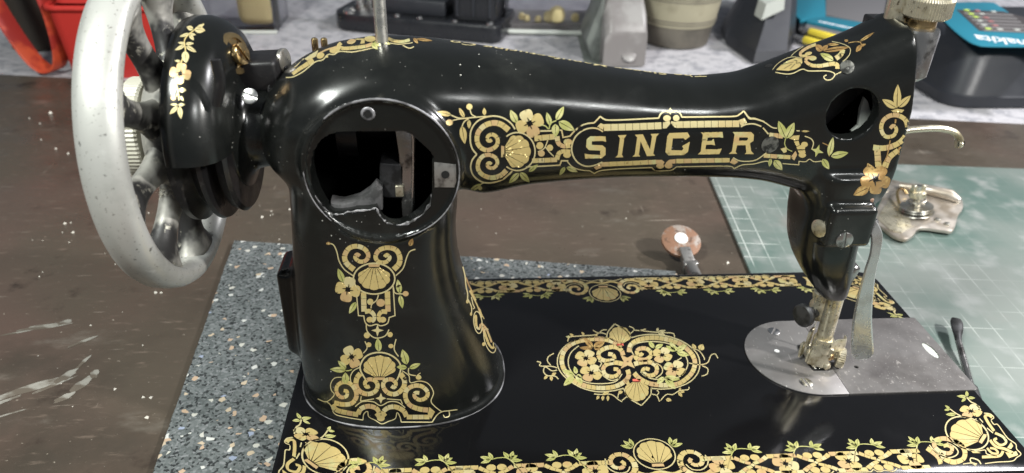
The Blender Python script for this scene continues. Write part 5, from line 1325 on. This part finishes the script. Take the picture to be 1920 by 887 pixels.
for a, b, z, r in ((14, 9, 27, 9), (88, 12, 27, 4.5), (124, 10, 27, 4), (178, 8, 27, 4), (230, 8, 27, 5.5)):
    MB().lathe([(0, r), (r * .4, r * .95), (r * .75, r * .6), (r * .85, r * .2)], loc(a, b, WORK + z - 1), (0, 0, 1), 24).build('bolt', 'bright_steel', bs)
for a in (180, 204, 228): MB().box(loc(a, 13, WORK + 58), (4, 4, 50), 1.2, rz=an).build('rib', 'charcoal_plastic', bs)
# clear blister tray with beads
tr = empty('clear_tray', (255, 930, WORK), 'clear plastic tray of small parts in the middle of the worktop', 'tray')
for nm, c, s in (('front_wall', (250, 884, 4), (176, 2.2, 76)), ('side_wall', (163, 930, 4), (2.2, 90, 76)), ('side_wall', (337, 930, 4), (2.2, 90, 76)), ('back_wall', (250, 976, 4), (176, 2.2, 76))):
    MB().box(c, s, .6, rz=-.05).build(nm, 'clear_plastic', tr)
MB().box((250, 930, WORK + 9), (166, 84, 16), 4, rz=-.05).build('lining', 'grey_glass', tr)
MB().tube([(163, 884, -28), (250, 880, -29), (337, 875, -29)], 3.5, 10).build('front_bead', 'pale_grey', tr)
for x, y, r, lb in ((190, 912, 5, 'small cream bead at the left end of the clear tray, farthest back'), (196, 900, 5, 'small cream bead second from the left in the clear tray'), (212, 894, 5, 'small cream bead third from the left in the clear tray'), (228, 896, 8, 'middle sized cream bead left of the largest bead'), (240, 892, 12, 'largest cream bead in the clear tray'), (268, 900, 6, 'small cream bead right of the largest bead'), (302, 903, 6, 'small cream bead at the right end of the clear tray')):
    tag(MB().lathe([(0, r * .4), (r * .3, r * .9), (r, r), (r * 1.7, r * .8), (r * 2, r * .3)], (x, y, WORK + 17.2), (0, 0, 1), 18).build('bead', 'sponge'), lb, 'bead', 'cream beads in the clear tray')
# dark slanted block in a bag beside the cup, with a green grey slip under it
tag(MB().prism([mm(u, v, WORK) for u, v in ((1082, 66), (1098, 128), (1122, 140), (1130, 60))], ((0, 0, WORK), *XY), 1.2, .2).build('green_slip', 'green_grey'), 'grey green slip of card under the dark slanted block', 'card')
bl = empty('slanted_block', (305, 780, WORK), 'dark grey slanted plastic block left of the beige cup', 'block')
def sl(y, z): return [(p[0], y, p[1]) for p in rrect(282 - z * .02, WORK + 1.4, 338, z, (3, 8, 14, 3), 5)]
MB().rings([sl(728, 14), sl(745, 36), sl(790, 64), sl(840, 74)]).build('block_body', 'grey_glass', bl, sharp=40)
MB().prism([(272, WORK + 1.4), (283, WORK + 1.4), (283, 62), (276, 40), (262, -4)], ((0, 812, 0), (1, 0, 0), (0, 0, 1)), 60, 2).build('side_fin', 'green_grey', bl)
MB().lathe([(0, 9), (2, 9), (3, 6)], (316, 729, -18), (0, -.8, .6), 24).build('end_cap', 'grey_glass', bl)
# beige cup with a taped band
cu = empty('beige_cup', (412, 852, WORK), 'worn beige tapered cup with a grey lower band', 'cup')
MB().lathe([(0, 40), (1.5, 45), (4, 46.5), (30, 50), (31, 51)], (412, 852, WORK), (0, 0, 1), 56).build('cup_foot', 'cup_grey', cu)
MB().lathe([(31, 51.6), (33, 52.4), (52, 55), (66, 57), (90, 60), (110, 62), (112, 60), (60, 52)], (412, 852, WORK), (0, 0, 1), 56).build('cup_wall', 'cup_beige', cu)
for h, r in ((36, 53.2), (40, 53.8), (68, 57.6), (72, 58.2)): MB().tube([(412 + r * math.cos(t), 852 + r * math.sin(t), WORK + h) for t in np.linspace(0, 2 * math.pi, 56, endpoint=False)], .7, 6, closed=True).build('groove_line', 'cup_grey', cu)
# black angular tool with a pale label
bt = empty('black_tool', (545, 830, WORK), 'black angular power tool with a pale blank label', 'power tool')
def pp(pts, z): return [(x, y, z) for x, y in pts]
def foot(L, z, k=1.0, sx=0, sy=0):
    P = np.array([mm(u, v, WORK) for u, v in L]); c = P.mean(0); P = c + (P - c) * k + (sx, sy)
    return [(x, y, z) for x, y in P]
TL = ((1352, 58), (1362, 84), (1412, 120), (1470, 118), (1486, 84), (1486, 40), (1450, 10), (1375, 20))
MB().rings([foot(TL, WORK + .2), foot(TL, WORK + 3, 1.02), foot(TL, WORK + 16, 1.0, 2, 3), foot(TL, 8, .84, 12, 16), foot(TL, 44, .72, 24, 44), foot(TL, 70, .6, 30, 60)]).build('tool_body', 'charcoal_plastic', bt, sharp=25)
q = [on_plane(u, v, 1, 790) for u, v in ((1428, 38), (1437, 8), (1472, -6), (1470, 18))]
nq = Vector(np.cross(q[1] - q[0], q[3] - q[0])).normalized(); nq = nq if nq.y < 0 else -nq
MB().add([tuple(Vector(p) + nq * 0) for p in q] + [tuple(Vector(p) - nq * 30) for p in q], [(0, 1, 2, 3), (7, 6, 5, 4), (0, 4, 5, 1), (1, 5, 6, 2), (2, 6, 7, 3), (3, 7, 4, 0)]).build('label_plate', 'pale_grey', bt, smooth=False)
# teal bit case and two screwdriver bits
tc_ = empty('bit_case', (690, 900, WORK), 'teal and grey bit case with white print behind the head', 'case')
MB().prism([mm(u, v, WORK) for u, v in ((1478, 20), (1500, 84), (1672, 130), (1720, 0), (1500, -40))], ((0, 0, WORK), *XY), 14, 3).build('case_base', 'black_plastic', tc_, sharp=30)
MB().prism([mm(u, v, WORK + 16) for u, v in ((1480, -30), (1484, 28), (1500, 42), (1548, 36), (1546, -40))], ((0, 0, WORK + 14), *XY), 6, 2).build('teal_end', 'teal', tc_, sharp=30)
MB().prism([mm(u, v, WORK + 16) for u, v in ((1520, 30), (1512, 44), (1640, 72), (1650, 52))], ((0, 0, WORK + 14.2), *XY), 5.6, 1.5).build('teal_band', 'teal', tc_, sharp=30)
MB().prism([mm(u, v, WORK + 16) for u, v in ((1548, -30), (1548, 30), (1652, 52), (1668, -30))], ((0, 0, WORK + 14.1), *XY), 4, 1).build('grey_window', 'grey_window', tc_, sharp=30)
MB().prism([mm(u, v, WORK + 16) for u, v in ((1512, 46), (1506, 58), (1640, 92), (1644, 76))], ((0, 0, WORK + 14.1), *XY), 3, 1).build('grey_rail', 'grey_bar', tc_, sharp=30)
a, b = np.array(mm(1536, 40, WORK + 20)), np.array(mm(1610, 56, WORK + 20)); dv = b - a
for k in range(9):                             # unreadable white print, as far away as it is in the photograph
    p = a + dv * (k + .2) / 9; MB().box((p[0], p[1], WORK + 20), (4.2 + 2 * (k % 3), 5 + 2 * (k % 2), .5), .1, rz=math.atan2(dv[1], dv[0])).build('print_mark', 'print_white', tc_)
for i, (u0, v0, u1, v1, u2, v2, lb) in enumerate(((1487, 68, 1508, 74, 1542, 84, 'shorter screwdriver bit with yellow sleeve nearer the head decal'), (1498, 54, 1518, 59, 1566, 72, 'longer screwdriver bit with yellow sleeve beside the teal band'))):
    z = WORK + 20
    p0, p1, p2 = (np.array([*mm(u, v, z), z]) for u, v in ((u0, v0), (u1, v1), (u2, v2)))
    bt_ = empty('screwdriver_bit', p0, lb, 'bit', 'screwdriver bits with yellow sleeves')
    MB().tube([p0, p0 + (p1 - p0) * .15, p1], [2.4, 4.0, 4.0], 6).build('tip', 'bright_steel', bt_, sharp=20)
    MB().tube([p1, p1 + (p2 - p1) * .05, p1 + (p2 - p1) * .95, p2], [4.6, 5.4, 5.4, 4.6], 16).build('sleeve', 'yellow_plastic', bt_)
# charger with teal label, lamps and upside-down name
ch = empty('charger', (760, 650, WORK), 'black battery charger with teal label and status lamps at the far right', 'charger')
def cr3(x0, y0, x1, y1, r, z): return [(p[0], p[1], z) for p in rrect(x0, y0, x1, y1, (r,) * 4, 8)]
MB().rings([cr3(668, 572, 900, 780, 26, WORK + .1), cr3(664, 568, 904, 784, 30, WORK + 2), cr3(664, 568, 904, 784, 30, WORK + 14), cr3(667, 571, 901, 781, 28, WORK + 17), cr3(676, 580, 892, 772, 30, 24), cr3(682, 588, 886, 764, 32, 36), cr3(690, 598, 880, 756, 30, 41), cr3(700, 606, 872, 748, 26, 42)]).build('case', 'charcoal_plastic', ch, sharp=40)
lz = 42.0
LPX = [(1746, 8), (1766, 34), (1790, 58), (1815, 77), (1832, 84), (1852, 87), (1935, 88), (1990, 92), (1925, 45), (1895, 26), (1872, 10), (1850, 4)]
MB().prism(cr([mm(u, v, lz + 1) for u, v in LPX], 3, True), ((0, 0, lz + .05), *XY), 1.0, .3).build('label_plate', 'teal', ch)
MB().prism([mm(u, v, lz + 1) for u, v in ((1794, 19), (1836, 58), (1990, 64), (1985, 50), (1880, 22))], ((0, 0, lz + 1.1), *XY), .4, .1).build('status_panel', 'dark_panel', ch)
for k in range(6):
    u0, v0 = 1806 + 7.2 * k, 24 + 6.4 * k
    MB().prism([mm(u, v, lz + 1) for u, v in ((u0, v0), (u0 + 92, v0 + 4), (u0 + 95, v0 + 7), (u0 + 3, v0 + 3.2))], ((0, 0, lz + 1.55), *XY), .25).build('status_bar', 'grey_bar', ch)
for u, v, m in ((1812, 20, 'lamp_green'), (1820, 27, 'lamp_green'), (1829, 33, 'lamp_green'), (1852, 55, 'lamp_green'), (1832, 21, 'lamp_red'), (1848, 34, 'lamp_red'), (1857, 41, 'lamp_red'), (1865, 49, 'lamp_red'), (1840, 27, 'pale_grey'), (1836, 40, 'pale_grey'), (1844, 48, 'pale_grey'), (1862, 23, 'pale_grey'), (1874, 56, 'pale_grey'), (1906, 57, 'pale_grey')):
    MB().box((*mm(u, v, lz + 1), lz + 1.9), (6.2, 5.4, .8), .2).build('lamp', m, ch)
V, F = text_mesh('makita', 34.0, bold=0.7, shear=0.0, space=1.0)
V[:, 0] -= V[:, 0].min()
p0 = np.array(mm(1826, 66, lz + 1)); p1 = np.array(mm(1934, 78, lz + 1)); ux = p1 - p0; Lx = np.linalg.norm(ux); ux /= Lx; uy = np.array([ux[1], -ux[0]])
kx = Lx / V[:, 0].max()
obj('name_print', [(*(p1 - ux * v[0] * kx + uy * (v[1] * 1.25 - 2)), lz + 1.25) for v in V], F, 'print_white', ch, sharp=0)
# odds and ends at the back right
tag(MB().box((795, 905, WORK + 12), (44, 20, 24), 3, rz=.1).build('black_clip', 'black_plastic'), 'small black clip on the worktop between bit case and charger', 'clip')
